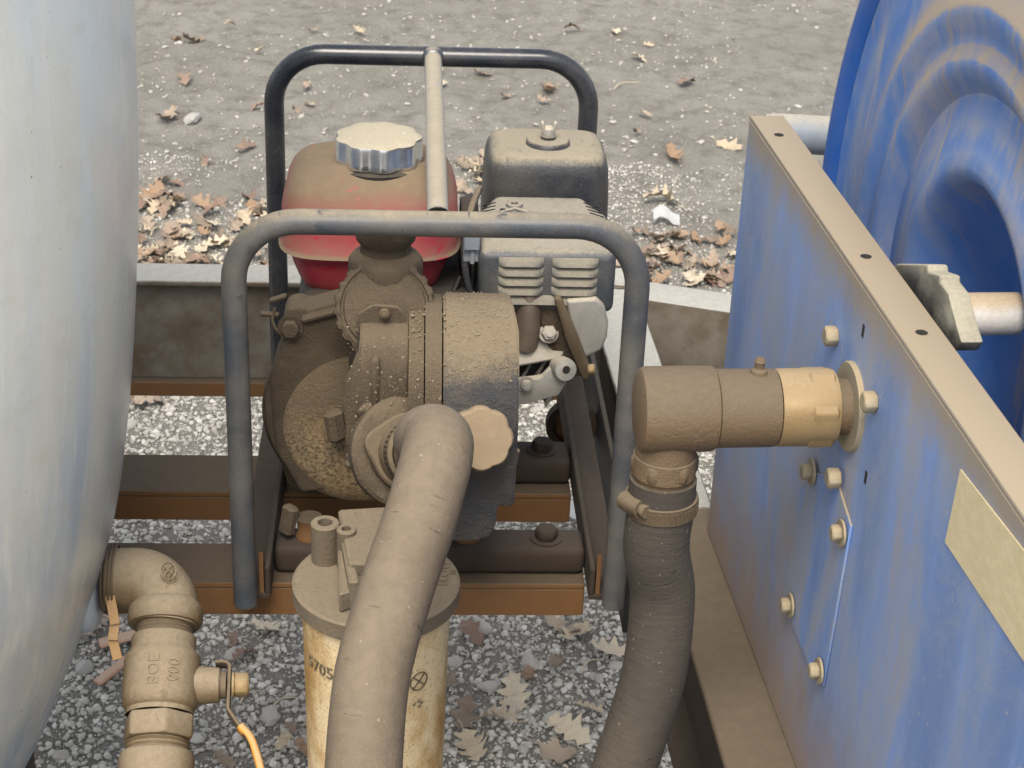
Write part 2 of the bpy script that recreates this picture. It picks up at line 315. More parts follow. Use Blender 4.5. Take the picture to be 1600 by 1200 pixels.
def leaf_mat(name, c):
    m, t, b = newmat(name)
    n = noi(t, 60, 5, .6); o = N(t, 'ShaderNodeObjectInfo').outputs['Random']
    col = mixc(t, ramp(t, n, .3, .75), c, tuple(x * .6 for x in c)); col = mixc(t, mth(t, 'MULTIPLY', o, .35), col, (.36, .30, .23))
    setc(t, b.inputs['Base Color'], col); b.inputs['Roughness'].default_value = .75
    bump(t, b, n, .4, .003); return m
LEAFC = {'pale tan': (.50, .41, .29), 'reddish brown': (.21, .135, .10), 'pinkish tan': (.34, .262, .20), 'cream coloured': (.60, .52, .39), 'orange brown': (.30, .195, .12), 'dull brown': (.22, .17, .125)}
for k, c in LEAFC.items(): MAT['leaf ' + k] = leaf_mat('leaf_' + k.replace(' ', '_'), c)
MAT['twig'] = dusty('dry_twig', (.30, .25, .19), .8, 0, film=.3)
MAT['straw'] = dusty('dry_straw', (.52, .46, .36), .8, 0, film=.3)
MAT['white'] = dusty('white_scrap', (.72, .73, .74), .5, 0, lo=.9, hi=1.6, film=.15, speck=.2)
MAT['tapeteflon'] = dusty('orange_tape', (.34, .17, .05), .6, 0, dust=(.36, .26, .15), lo=.2, hi=1.1, film=.3)
MAT['bark'] = dusty('reddish_bark', (.38, .19, .12), .8, 0, dust=(.42, .3, .22), lo=.2, hi=1.1, film=.4)

# ------------------------------------------------------------------ mesh helpers
def frame(o, ax, up=(0, 0, 1)):
    z = V(ax).normalized(); u = V(up)
    if abs(z.dot(u.normalized())) > .98: u = V((0, 1, 0))
    x = u.cross(z).normalized(); y = z.cross(x)
    m = Matrix.Identity(4)
    for i in range(3): m[i][0] = x[i]; m[i][1] = y[i]; m[i][2] = z[i]; m[i][3] = o[i]
    return m
def join(bm, o):
    me = bpy.data.meshes.new('t'); o.to_mesh(me); bm.from_mesh(me); bpy.data.meshes.remove(me); o.free()
def rev(bm, prof, M, seg=36, wob=None):
    rings = []
    for r, h in prof:
        if r < 1e-6: rings.append([bm.verts.new(M @ V((0, 0, h)))])
        else:
            rg = []
            for i in range(seg):
                a = 2 * PI * i / seg; rr = r * (wob(a, r, h) if wob else 1)
                rg.append(bm.verts.new(M @ V((rr * math.cos(a), rr * math.sin(a), h))))
            rings.append(rg)
    for A, B in zip(rings, rings[1:]):
        for i in range(seg):
            j = (i + 1) % seg
            if len(A) == 1 and len(B) == 1: continue
            if len(A) == 1: bm.faces.new((A[0], B[i], B[j]))
            elif len(B) == 1: bm.faces.new((A[i], B[0], A[j]))
            else: bm.faces.new((A[i], B[i], B[j], A[j]))
def catmull(pts, n=8):
    pts = [V(p) for p in pts]; P = [pts[0] * 2 - pts[1]] + pts + [pts[-1] * 2 - pts[-2]]; out = []
    for i in range(1, len(P) - 2):
        p0, p1, p2, p3 = P[i - 1:i + 3]
        for k in range(n):
            s = k / n
            out.append(.5 * ((2 * p1) + (p2 - p0) * s + (2 * p0 - 5 * p1 + 4 * p2 - p3) * s * s + (3 * p1 - p0 - 3 * p2 + p3) * s ** 3))
    out.append(pts[-1]); return out
def fillet(pts, R, n=8):
    pts = [V(p) for p in pts]; out = [pts[0]]
    for a, b, c in zip(pts, pts[1:], pts[2:]):
        u = (a - b).normalized(); v = (c - b).normalized(); ang = u.angle(v); d = R / math.tan(ang / 2)
        s, e = b + u * d, b + v * d; ctr = b + (u + v).normalized() * (R / math.sin(ang / 2))
        s0, e0 = s - ctr, e - ctr; q = s0.rotation_difference(e0); ax, th = q.axis, q.angle
        for k in range(n + 1): out.append(ctr + Matrix.Rotation(th * k / n, 3, ax) @ s0)
    out.append(pts[-1]); return out
def sweep(bm, pts, r, seg=18, cap=True, wob=None):
    pts = [V(p) for p in pts]; n = len(pts); up = None; rings = []
    for i, p in enumerate(pts):
        tg = (pts[min(i + 1, n - 1)] - pts[max(i - 1, 0)]).normalized()
        if up is None: up = tg.orthogonal().normalized()
        up = (up - tg * up.dot(tg)).normalized(); s = tg.cross(up)
        rr = r[i] if isinstance(r, (list, tuple)) else r
        rings.append([bm.verts.new(p + (up * math.cos(2 * PI * k / seg) + s * math.sin(2 * PI * k / seg)) * rr * (wob(i, k) if wob else 1)) for k in range(seg)])
    for A, B in zip(rings, rings[1:]):
        for k in range(seg): bm.faces.new((A[k], A[(k + 1) % seg], B[(k + 1) % seg], B[k]))
    if cap: bm.faces.new(rings[0][::-1]); bm.faces.new(rings[-1])
def box(bm, x0, x1, y0, y1, z0, z1, bev=0.0, seg=2, M=None, edit=None):
    o = bmesh.new(); bmesh.ops.create_cube(o, size=1)
    for v in o.verts: v.co = V(((x0 + x1) / 2 + v.co.x * (x1 - x0), (y0 + y1) / 2 + v.co.y * (y1 - y0), (z0 + z1) / 2 + v.co.z * (z1 - z0)))
    if edit: edit(o)
    if bev: bmesh.ops.bevel(o, geom=o.edges[:], offset=bev, segments=seg, profile=.5, affect='EDGES', clamp_overlap=True)
    if M: bmesh.ops.transform(o, matrix=M, verts=o.verts[:])
    join(bm, o)
def prism(bm, pts, h, M, bev=0.0, seg=1):
    o = bmesh.new(); f = o.faces.new([o.verts.new((x, y, 0)) for x, y in pts])
    e = bmesh.ops.extrude_face_region(o, geom=[f]); bmesh.ops.translate(o, vec=(0, 0, h), verts=[v for v in e['geom'] if isinstance(v, bmesh.types.BMVert)])
    bmesh.ops.recalc_face_normals(o, faces=o.faces[:])
    if bev:
        ed = [x for x in o.edges if x.calc_face_angle(0) > .6]
        bmesh.ops.bevel(o, geom=ed, offset=bev, segments=seg, profile=.5, affect='EDGES', clamp_overlap=True)
    bmesh.ops.transform(o, matrix=M, verts=o.verts[:]); join(bm, o)
def bar(bm, a, b, wdt, hgt, up=(0, 0, 1), bev=.001):
    a, b = V(a), V(b); m = frame(a, b - a, up); L = (b - a).length
    box(bm, -wdt / 2, wdt / 2, -hgt / 2, hgt / 2, 0, L, bev, 1, m)
def mesh_of(name, bm, mat, ang=35):
    bmesh.ops.recalc_face_normals(bm, faces=bm.faces[:])
    me = bpy.data.meshes.new(name); bm.to_mesh(me); bm.free()
    me.materials.append(mat)
    me.polygons.foreach_set('use_smooth', [True] * len(me.polygons)); me.set_sharp_from_angle(angle=math.radians(ang)); return me
def root_loc(p):
    while p.parent: p = p.parent
    return p.location
def obj(name, bm, mat, parent=None, ang=35, label=None):
    me = mesh_of(name, bm, MAT[mat] if isinstance(mat, str) else mat, ang); o = bpy.data.objects.new(name, me); COL.objects.link(o)
    if parent:
        me.transform(Matrix.Translation(-root_loc(parent))); o.parent = parent
    if label: o['label'] = label
    return o
def part(name, mat, parent, fn, ang=35, label=None):
    bm = bmesh.new(); fn(bm); return obj(name, bm, mat, parent, ang, label)
def inst(name, me, parent, M):
    """one more copy of a small piece, sharing its mesh"""
    o = bpy.data.objects.new(name, me); COL.objects.link(o); o.parent = parent
    o.matrix_local = Matrix.Translation(-root_loc(parent)) @ M; return o
def thing(name, label, cat, loc, group=None):
    o = bpy.data.objects.new(name, None); COL.objects.link(o); o.location = loc; o.empty_display_size = .05
    o['label'] = label; o['category'] = cat
    if group: o['group'] = group
    return o
def tag(o, label, cat, group=None):
    o['label'] = label; o['category'] = cat
    if group: o['group'] = group
def hexpts(r): return [(r * math.cos(PI / 3 * i), r * math.sin(PI / 3 * i)) for i in range(6)]
def bolt_mesh(r=.006, h=.005, washer=0.0, stud=0.0, mat='zinc'):
    bm = bmesh.new(); z = 0
    if washer: rev(bm, [(0, 0), (washer, 0), (washer, .0018), (0, .0018)], Matrix.Identity(4), 20); z = .0018
    prism(bm, hexpts(r), h, Matrix.Translation((0, 0, z)), r * .1)
    rev(bm, [(r * .78, z + h - .0004), (r * .74, z + h + .0005), (0, z + h + .0007)], Matrix.Identity(4), 16)
    if stud: rev(bm, [(stud, z + h), (stud, z + h + .003), (0, z + h + .0035)], Matrix.Identity(4), 12)
    return mesh_of('bolt', bm, MAT[mat])
def text_bm(txt, size, M, depth=.0006, wrap=None):
    cu = bpy.data.curves.new('t', 'FONT'); cu.body = txt; cu.size = size; cu.extrude = depth; cu.align_x = 'CENTER'; cu.align_y = 'CENTER'
    cu.resolution_u = 2
    o = bpy.data.objects.new('t', cu); COL.objects.link(o)
    me = o.to_mesh(); bm = bmesh.new(); bm.from_mesh(me); o.to_mesh_clear()
    bpy.data.objects.remove(o); bpy.data.curves.remove(cu)
    for v in bm.verts: v.co = wrap(v.co) if wrap else M @ v.co
    return bm

# ================================================================== ground
def hgt(x, y):
    h = .012 * noise.noise(V((x * 1.1, y * 1.1, 0))) + .006 * noise.noise(V((x * 4, y * 4, 3))) + .0035 * noise.noise(V((x * 11, y * 11, 7)))
    f = min(1, max(0, (y - 1.9) / .8))
    h += f * (.030 * abs(noise.noise(V((x * 2.3 + 5, y * 4.5, 1)))) + .013 * noise.noise(V((x * 7, y * 11, 9))) + .006 * noise.noise(V((x * 19, y * 24, 4))))
    return h
def axis(lo, hi, st, far, g=1.25):
    a = list(np.arange(lo, hi, st)); s = st
    while a[-1] < far: s *= g; a.append(a[-1] + s)
    s = st
    while a[0] > -far: s *= g; a.insert(0, a[0] - s)
    return a
xs = axis(-1.5, 1.9, .0135, 60); ys = axis(.1, 4.7, .0135, 60)
verts = [(x, y, hgt(x, y)) for y in ys for x in xs]; nx = len(xs); ny = len(ys)
ii = np.arange(nx * ny).reshape(ny, nx)
fc = np.stack([ii[:-1, :-1], ii[:-1, 1:], ii[1:, 1:], ii[1:, :-1]], -1).reshape(-1, 4)
me = bpy.data.meshes.new('ground'); me.from_pydata(verts, [], fc.tolist()); me.materials.append(MAT['ground'])
me.polygons.foreach_set('use_smooth', [True] * len(me.polygons))
g = bpy.data.objects.new('ground', me); COL.objects.link(g); g['kind'] = 'structure'

# ---- gravel nobody could count: one mesh
def ico(sub):
    bm = bmesh.new(); bmesh.ops.create_icosphere(bm, subdivisions=sub, radius=1)
    v = np.array([x.co[:] for x in bm.verts]); f = np.array([[y.index for y in x.verts] for x in bm.faces]); bm.free(); return v, f
IV, IF = ico(1)
def vis_x(y): return -.50 - .12 * (y - .44), .80 + .22 * (y - .44)
pos = []
def scat(n, y0, y1, s0, s1, pw=2.2, clump=0):
    k = 0
    while k < n:
        y = random.uniform(y0, y1); a, b_ = vis_x(y); x = random.uniform(a, b_)
        if clump and noise.noise(V((x * 3.2, y * 3.2, 20))) < random.uniform(-.5, .35) * clump: continue
        pos.append((x, y, s0 + (s1 - s0) * random.random() ** pw)); k += 1
scat(64000, .36, 1.8, .0015, .0066, 3.3)
scat(11000, 1.8, 2.7, .0016, .005, 3.0, 1)
near_n = len(pos)
scat(8000, 2.0, 5.2, .0014, .0075, 4.5, 1)
n = len(pos); P = np.array(pos); Q = rng.normal(size=(n, 4)); Q /= np.linalg.norm(Q, axis=1)[:, None]
def qmat(q):
    a, b, c, d = q.T
    return np.stack([np.stack([1 - 2 * (c * c + d * d), 2 * (b * c - a * d), 2 * (b * d + a * c)], -1), np.stack([2 * (b * c + a * d), 1 - 2 * (b * b + d * d), 2 * (c * d - a * b)], -1), np.stack([2 * (b * d - a * c), 2 * (c * d + a * b), 1 - 2 * (b * b + c * c)], -1)], 1)
sc = rng.uniform(.55, 1.25, size=(n, 1, 3)) * P[:, 2][:, None, None]
vv = IV[None] * sc * rng.uniform(.78, 1.15, size=(n, len(IV), 1))
vv = np.einsum('nij,nkj->nki', qmat(Q), vv)
vv[..., 2] *= .8
zz = np.array([hgt(x, y) for x, y, _ in pos]) + P[:, 2] * .35
vv += np.stack([P[:, 0], P[:, 1], zz], -1)[:, None, :]
def pebbles(name, lab, a, b_, mat):
    k = b_ - a
    f_ = (IF[None] + (np.arange(k) * len(IV))[:, None, None]).reshape(-1, 3)
    me = bpy.data.meshes.new(name); me.from_pydata(vv[a:b_].reshape(-1, 3).tolist(), [], f_.tolist()); me.materials.append(MAT[mat])
    o = bpy.data.objects.new(name, me); COL.objects.link(o); o['kind'] = 'stuff'; o['label'] = lab; o['category'] = 'gravel'
pebbles('loose_gravel', 'small grey gravel strewn under the trailer', 0, near_n, 'gravel')
pebbles('loose_grit', 'pale grit scattered over the far dirt', near_n, n, 'grit')
# ---- larger loose stones, each its own thing
SV, SF = ico(2)
stone_me = []
for k in range(9):
    v = SV * np.array([1, random.uniform(.6, .95), random.uniform(.4, .7)])
    bm = bmesh.new(); vs_ = []
    for p in v:
        q = V(p); q *= 1 + .3 * noise.noise(q * 1.3 + V((k * 7, 0, 0))) + .1 * noise.noise(q * 3.1 + V((0, k * 5, 0))); vs_.append(bm.verts.new(q))
    for f_ in SF: bm.faces.new([vs_[i] for i in f_])
    stone_me.append(mesh_of('stone', bm, MAT['stone'], 28))
placed = []
def free(x, y, r):
    for a, b_, c in placed:
        if (a - x) ** 2 + (b_ - y) ** 2 < (c + r) ** 2: return False
    placed.append((x, y, r)); return True
def stone(x, y, r, lab, grp):
    o = bpy.data.objects.new('stone', random.choice(stone_me)); COL.objects.link(o)
    o.location = (x, y, hgt(x, y) + r * .3); o.rotation_euler = (random.uniform(-.2, .2), random.uniform(-.2, .2), random.uniform(0, 6.3)); o.scale = (r, r, r)
    tag(o, lab, 'stone', grp)
for px, py, r, lab in ((132, 1047, .016, 'rounded pale stone on the gravel below the white tank'), (370, 1025, .017, 'angular light grey stone right of the ball valve'),
                       (422, 1122, .017, 'pale stone beside the yellow valve handle'), (745, 983, .022, 'large faceted grey stone under the front frame rail'),
                       (827, 1042, .016, 'bluish flat stone between the leaves and the filter canister'), (765, 1078, .017, 'blue grey flat stone beside the tan leaf'),
                       (300, 198, .028, 'small yellowish stone lying on the dirt left of the roll cage'), (862, 1128, .014, 'grey stone beside the cream leaf'),
                       (205, 670, .013, 'grey stone in the gap behind the left frame rails')):
    p = PZ(px, py, 0); free(p.x, p.y, r); stone(p.x, p.y, r, lab, None)
for k in range(190):
    for _ in range(20):
        y = .42 + 1.25 * random.random() ** 1.1; a, b_ = vis_x(y); x = random.uniform(a, b_); r = .0055 + .0085 * random.random() ** 2.6
        if free(x, y, r): stone(x, y, r, 'grey stone lying loose in the gravel under the trailer', 'loose stones under the trailer'); break
for k in range(60):
    for _ in range(20):
        y = random.uniform(1.9, 4.6); a, b_ = vis_x(y); x = random.uniform(a, b_); r = .006 + .008 * random.random() ** 2.5
        if free(x, y, r): stone(x, y, r, 'small stone on the bare dirt beyond the trailer', 'stones on the dirt beyond'); break

# ---- leaves
def leaf_mesh(k, mat):
    rr = random.Random(k * 31 + 5)
    lob = rr.choice((3, 4)); L = 1.0; side = []; n_ = lob * 4 + 2
    for i in range(n_ + 1):
        s = i / n_; wv = .34 * math.sin(PI * min(1, s * .92 + .05)) ** .7 * (.68 + .32 * math.cos(2 * PI * lob * s + PI)) + .02
        side.append((s, wv * rr.uniform(.85, 1.15)))
    curl, bend, tw = rr.uniform(.3, 1.5), rr.uniform(-1.1, 1.1), rr.uniform(-.5, .5)
    bm = bmesh.new(); rows = []
    for s, wv in side:
        row = []
        for q in (-1, -.5, 0, .5, 1):
            x = s - .5 + (.05 * abs(q)); yy = q * wv
            z = curl * yy * yy * 1.6 + bend * (s - .5) ** 2 * .9 + tw * yy * (s - .5) * 1.6 + .11 * noise.noise(V((s * 4, yy * 7, k)))
            row.append(bm.verts.new((x, yy, z)))
        rows.append(row)
    for A, B in zip(rows, rows[1:]):
        for i in range(4): bm.faces.new((A[i], B[i], B[i + 1], A[i + 1]))
    a = rows[0][2].co.copy(); st = [a + V((-.28 * u, .03 * math.sin(u * 3), .05 * u)) for u in (0, .5, 1)]
    sweep(bm, st, .012, 4)
    zmin = min(v.co.z for v in bm.verts)
    for v in bm.verts: v.co.z -= zmin
    return mesh_of('fallen_leaf', bm, MAT[mat], 60)
LM = {k: [leaf_mesh(i + 7 * j, 'leaf ' + k) for i in range(4)] for j, k in enumerate(LEAFC)}
def leaf(x, y, s, kind, lab, grp, z=0, tilt=.35):
    o = bpy.data.objects.new('fallen_leaf', random.choice(LM[kind])); COL.objects.link(o)
    o.location = (x, y, hgt(x, y) + .002 + z); o.rotation_euler = (random.uniform(-tilt, tilt), random.uniform(-tilt, tilt), random.uniform(0, 6.3)); o.scale = (s, s, s)
    tag(o, lab, 'leaf', grp)
kinds = list(LEAFC)
for px, py, s, kind, lab in (
    (735, 995, .045, 'reddish brown', 'reddish dry leaf on the gravel beside the filter canister'),
    (870, 985, .05, 'pinkish tan', 'curled pinkish leaf just below the front frame rail'), (900, 1000, .055, 'pale tan', 'lobed tan oak leaf below the front frame rail'),
    (805, 1095, .06, 'cream coloured', 'upturned cream leaf on the gravel right of the canister'), (778, 1138, .052, 'pale tan', 'pointed yellowish tan leaf lowest beside the canister'),
    (890, 1152, .055, 'cream coloured', 'cream lobed oak leaf between canister and right hose'), (725, 1125, .05, 'dull brown', 'shaded brown leaf against the canister side'),
    (738, 1175, .055, 'pale tan', 'tan leaf at the very bottom right of the canister'), (880, 1195, .06, 'pinkish tan', 'pinkish leaf at the bottom edge left of the right hose'),
    (955, 1030, .06, 'cream coloured', 'pale stalked leaf touching the right hose'), (418, 988, .055, 'cream coloured', 'pale torn leaf left of the filter canister'),
    (135, 990, .06, 'pinkish tan', 'pink dry leaf below the tank outlet'), (850, 610, .05, 'pinkish tan', 'pink leaf in the gap under the engine'),
    (215, 634, .06, 'reddish brown', 'red brown leaf in the gap behind the left rails'), (235, 640, .055, 'pinkish tan', 'pinkish leaf in the gap behind the left rails'),
    (1033, 328, .075, 'pale tan', 'spread pale oak leaf on the dirt right of the roll cage'), (1073, 138, .07, 'reddish brown', 'single reddish leaf far out on the dirt'),
    (856, 155, .06, 'orange brown', 'orange brown leaf far out behind the cage top'), (290, 130, .06, 'reddish brown', 'dark red leaf far out left of the cage'),
    (265, 196, .07, 'pinkish tan', 'curled pink leaf beside the yellowish stone'), (385, 238, .06, 'reddish brown', 'small red leaf on the dirt left of the cage'),
    (1138, 240, .07, 'pale tan', 'tan leaf on the dirt left of the reel panel'), (1050, 256, .06, 'orange brown', 'orange leaf on the dirt between cage and panel'),
    (300, 66, .06, 'dull brown', 'brown leaf farthest out at top left')):
    p = PZ(px, py, 0); leaf(p.x, p.y, s * 1.15, kind, lab, 'fallen leaves', .005)
def heap(n, poly, grp, where, s0, s1):
    for k in range(n):
        px, py = poly(random.random(), random.random()); p = PZ(px, py, 0); kind = random.choice(kinds)
        leaf(p.x, p.y, random.uniform(s0, s1), kind, f'{kind} dry leaf {where}', grp, random.uniform(0, .012), .45)
heap(75, lambda u, v: (212 + 215 * u, 425 - 95 * v ** 1.6 + (18 if u > .6 else 0) - 20 * u * v), 'leaves drifted behind the back beam on the left', 'in the drift behind the back beam beside the tank', .035, .062)
heap(16, lambda u, v: (212 + 190 * u, 285 + 60 * v), 'leaves scattered above the left drift', 'scattered on the dirt beside the tank', .04, .07)
heap(60, lambda u, v: (960 + 190 * u, 445 - 75 * v ** 1.4), 'leaves drifted behind the back beam on the right', 'in the drift behind the back beam beside the reel panel', .034, .058)
heap(14, lambda u, v: (720 + 60 * u, 250 + 70 * v), 'leaves on the dirt between tank and air cleaner', 'on the dirt seen between fuel tank and air cleaner', .04, .065)
heap(22, lambda u, v: (230 + 950 * u, 20 + 260 * v), 'leaves scattered over the far dirt', 'scattered far out on the dirt', .03, .055)
heap(16, lambda u, v: (330 + 640 * u, 965 + 240 * v), 'small leaves in the near gravel', 'half buried in the gravel under the trailer', .03, .045)
# ---- twigs and straws
def twig(px, py, L, ang, r, mat, lab, bendy=.1):
    p = PZ(px, py, 0); bm = bmesh.new(); d = V((math.cos(ang), math.sin(ang), 0)); s = V((-d.y, d.x, 0))
    sweep(bm, [V((0, 0, 0)) + d * L * (u - .5) + s * L * bendy * math.sin(u * 3) + V((0, 0, .004 + .006 * math.sin(u * 5))) for u in np.linspace(0, 1, 7)], [r, r, r, r * .9, r * .8, r * .7, r * .5], 6)
    o = obj('twig', bm, mat); o.location = (p.x, p.y, hgt(p.x, p.y) + r); tag(o, lab, 'twig', 'twigs and straws on the ground'); return o
for a in ((980, 145, .12, .8, .0022, 'straw', 'pale straight straw lying far out right of the cage'), (775, 300, .06, .4, .002, 'straw', 'short straw beside the air cleaner'),
          (790, 1062, .07, 1.0, .0012, 'straw', 'thin straw crossing the blue grey stone'), (840, 1040, .045, 1.35, .0011, 'straw', 'thin straw near the bluish stone'),
          (930, 1045, .06, .7, .0012, 'straw', 'bent straw left of the right hose'), (140, 975, .10, .1, .003, 'twig', 'dark thin twig under the tank outlet'),
          (395, 1090, .05, .9, .0013, 'straw', 'thin straw left of the filter canister'), (1045, 395, .08, 2.6, .002, 'straw', 'pale straw in the right leaf drift'),
          (250, 365, .08, 1.2, .002, 'straw', 'pale straw above the left leaf drift'), (450, 1100, .06, .7, .0013, 'straw', 'straw touching the left side of the canister')):
    twig(*a)
bm = bmesh.new(); bar(bm, (-.045, 0, 0), (.045, 0, .012), .016, .006, bev=.002)
o = obj('bark_piece', bm, 'bark'); p = PZ(190, 1050, 0); o.location = (p.x, p.y, hgt(p.x, p.y) + .008); o.rotation_euler = (0, 0, .9); tag(o, 'reddish strip of wood lying behind the ball valve', 'wood strip')
bm = bmesh.new(); bar(bm, (-.04, 0, 0), (.04, 0, .006), .022, .005, bev=.002)
o = obj('bark_piece', bm, 'bark'); p = PZ(200, 1005, 0); o.location = (p.x, p.y, hgt(p.x, p.y) + .008); o.rotation_euler = (0, 0, .35); tag(o, 'short reddish wood strip under the pipe elbow', 'wood strip')
def scrap(px, py, s, lab):
    bm = bmesh.new(); g_ = []
    for i in range(5):
        g_.append([bm.verts.new(((i / 4 - .5) * s, (j / 3 - .5) * s * .5 * (1 - .3 * abs(i / 2 - 1)), .012 * math.sin(i * 1.3) + .006 * j)) for j in range(4)])
    for i in range(4):
        for j in range(3): bm.faces.new((g_[i][j], g_[i + 1][j], g_[i + 1][j + 1], g_[i][j + 1]))
    r = bmesh.ops.solidify(bm, geom=bm.faces[:], thickness=.001)
    o = obj('paper_scrap', bm, 'white', ang=60); p = PZ(px, py, 0); o.location = (p.x, p.y, hgt(p.x, p.y) + .014); tag(o, lab, 'scrap')
scrap(1040, 358, .06, 'white torn scrap lying above the right leaf drift')
scrap(898, 826, .05, 'white scrap on the gravel under the pump base')
scrap(895, 965, .03, 'pale scrap just under the front frame rail')

# ================================================================== trailer frame
TF = thing('trailer_frame', 'rusty brown steel trailer frame of channels carrying pump, tank and reel', 'trailer frame', (0, .4, .40))
def channel(bm, x0, x1, y0, y1, z1, hw, t=.006, lip=0.0):
    box(bm, x0, x1, y0, y1, z1 - t, z1, .0012, 1); box(bm, x0, x1, y0, y0 + t, z1 - hw, z1 - t - .0002, .0008, 1)
    if lip: box(bm, x0, x1, y0 + t + .0002, y0 + lip, z1 - hw, z1 - hw + t, .0008, 1)
def f(bm): channel(bm, -.34, .147, .038, .108, .55, .036)
part('front_cross_member', 'rust', TF, f)
def f(bm): channel(bm, -.36, .147, .205, .282, .55, .034)
part('rear_cross_member', 'rust', TF, f)
def f(bm):
    box(bm, -.75, .272, .733, .792, .543, .55, .0015, 1); box(bm, -.75, .272, .745, .752, .405, .5428, .001, 1)
part('back_beam', 'beam', TF, f)
def f(bm): box(bm, -.75, .272, .733, .792, .383, .4048, .002, 1)
part('lower_flange', 'rust', TF, f)
def f(bm):
    a, b_ = V((.276, .731, .4665)), V((1.15, .43, .4665))
    m = frame(a, b_ - a); L = (b_ - a).length
    box(bm, -.03, .03, -.0835, .0835, 0, L, .003, 2, m)
part('tongue_beam', 'beam', TF, f)
def f(bm):
    d = V((.033, -1, 0)).normalized(); a = V((.206 + .0325, .80, 0)); b_ = a + d * 1.75; m = frame(a, b_ - a)
    L0, L1 = SBR
    for x0, x1, y0, y1 in SBP: box(bm, x0, x1, y0, y1, L0, L1, .0015, 1, m)
SBP = ((-.0325, .0325, .542, .5495),); SBR = (0, .62); part('side_beam', 'beam', TF, f); SBR = (.6202, 1.75); part('side_beam', 'beamshade', TF, f, label='near end of the side beam browned with painted shade')
SBP = ((-.006, .001, .40, .5418), (-.0325, .0325, .392, .3998)); SBR = (0, 1.75); part('beam_web', 'rustdark', TF, f)  # web given the dark colour so its deep shade is painted in
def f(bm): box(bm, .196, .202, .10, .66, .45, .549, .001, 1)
part('gap_shade_sheet', 'black', TF, f)  # added black sheet standing in for the deep shade in the gap
def f(bm):
    prism(bm, [(0, 0), (.055, 0), (0, .07)], .005, Matrix(((0, 0, 1, .213), (-1, 0, 0, .728), (0, 1, 0, .55), (0, 0, 0, 1))))
bm = bmesh.new(); sweep(bm, [(.20 + .01 * i, .735 + .002 * math.sin(i * 2), .5515) for i in range(8)], .005, 8); obj('weld_bead', bm, 'beam', TF)
def f(bm):
    a, b_ = PY(866, 705, .43), PY(886, 600, .43); box(bm, a.x, b_.x, .43, .436, a.z - .05, b_.z, .001, 1)
part('hanger_strap', 'rust', TF, f)
def f(bm):
    m = frame(PY(893, 665, .428), (0, -1, 0)); rev(bm, [(0, -.01), (.03, -.01), (.03, .004), (.022, .004), (.022, -.002), (0, -.002)], m, 28)
part('hanger_ring', 'rustdark', TF, f)

# ================================================================== water pump
WP = thing('water_pump', 'dusty engine water pump with red fuel tank inside a black tube cage', 'water pump', (0, .24, .55))
ZT, YB, HW = .931, .476, .17
def f(bm): sweep(bm, fillet([(-HW, 0, .553), (-HW, 0, ZT), (HW, 0, ZT), (HW, 0, .553)], .055, 10), .0108, 20)
part('cage_loop', 'cage_f', WP, f, label='dust covered front hoop of the cage')
def f(bm): sweep(bm, fillet([(-HW, YB, .553), (-HW, YB, ZT), (HW, YB, ZT), (HW, YB, .553)], .055, 10), .0108, 20)
part('cage_loop', 'cage', WP, f, label='clean black rear hoop of the cage')
def f(bm): sweep(bm, [(.0, .0098, ZT), (.0, .24, ZT), (.0, YB - .0098, ZT)], .0092, 18, False)
MAT['cage_t'] = dusty('dust_topped_tube', (.42, .44, .46), .25, .9, dust=(.33, .29, .22), lo=-.25, hi=.9, film=.35, speck=.5, big=7, rub=0.6)
part('top_tube', 'cage_t', WP, f)
for y, s in ((.0095, 1), (YB - .0095, -1)):
    def f(bm):
        m = frame((0, y, ZT), (0, s, 0)); rev(bm, [(.0128, -.004), (.0122, .0), (.0098, .0035), (.0085, .004)], m, 18, lambda a, r, h: 1 + .04 * math.sin(a * 9))
    part('weld', 'weld', WP, f)
for x0, x1 in ((-.180, -.148), (.148, .180)):
    def f(bm):
        box(bm, x0, x1, .0105, .468, .5505, .556, .001, 1)
        xi = x1 - .005 if x0 < 0 else x0
        box(bm, xi, xi + .005, .0105, .468, .5562, .585, .001, 1)
    part('base_skid', 'rustdark', WP, f)
for x in (-HW, HW):
    s = -1 if x < 0 else 1
    def f(bm): prism(bm, [(0, 0), (.03, 0), (0, .045)], .004, Matrix(((-s * .0, 0, 1, x - .002 - s * .014), (1, 0, 0, .0112), (0, 1, 0, .5565), (0, 0, 0, 1))))
    part('gusset', 'rust', WP, f)
def cross(y0, y1):
    def f(bm): box(bm, -.1475, .1475, y0, y1, .5505, .579, .007, 3)
    return f
part('base_crosspiece', 'rustdark', WP, cross(.052, .094)); part('base_crosspiece', 'rustdark', WP, cross(.222, .270))
bmh = bolt_mesh(.0115, .010, .0155, 0, 'rustdark')
for p in ((.111, .073, .579), (.118, .246, .579), (-.118, .246, .579)): inst('bolt', bmh, WP, Matrix.Translation(p))
for x, y in ((-.115, .075), (.035, .075), (-.115, .246), (.035, .246)):
    def f(bm): rev(bm, [(0, 0), (.0135, 0), (.0135, .003), (.0115, .006), (.0115, .018), (.0125, .021), (0, .021)], Matrix.Translation((x, y, .5792)), 24)
    part('rubber_mount', 'rust', WP, f)
# ---- engine block
def f(bm):
    box(bm, -.13, .05, .135, .33, .600, .79, .02, 3); box(bm, -.09, .03, .12, .14, .62, .80, .01, 2)
    for y in (.14, .30): box(bm, -.13, .055, y, y + .03, .598, .608, .003, 1)
EB = part('engine_block', 'black', WP, f)
def f(bm):
    m = frame((-.02, .335, .70), (0, 1, 0)); rev(bm, [(0, 0), (.098, 0), (.10, .01), (.095, .05), (.06, .075), (0, .08)], m, 40)
part('recoil_cover', 'plastic', WP, f)
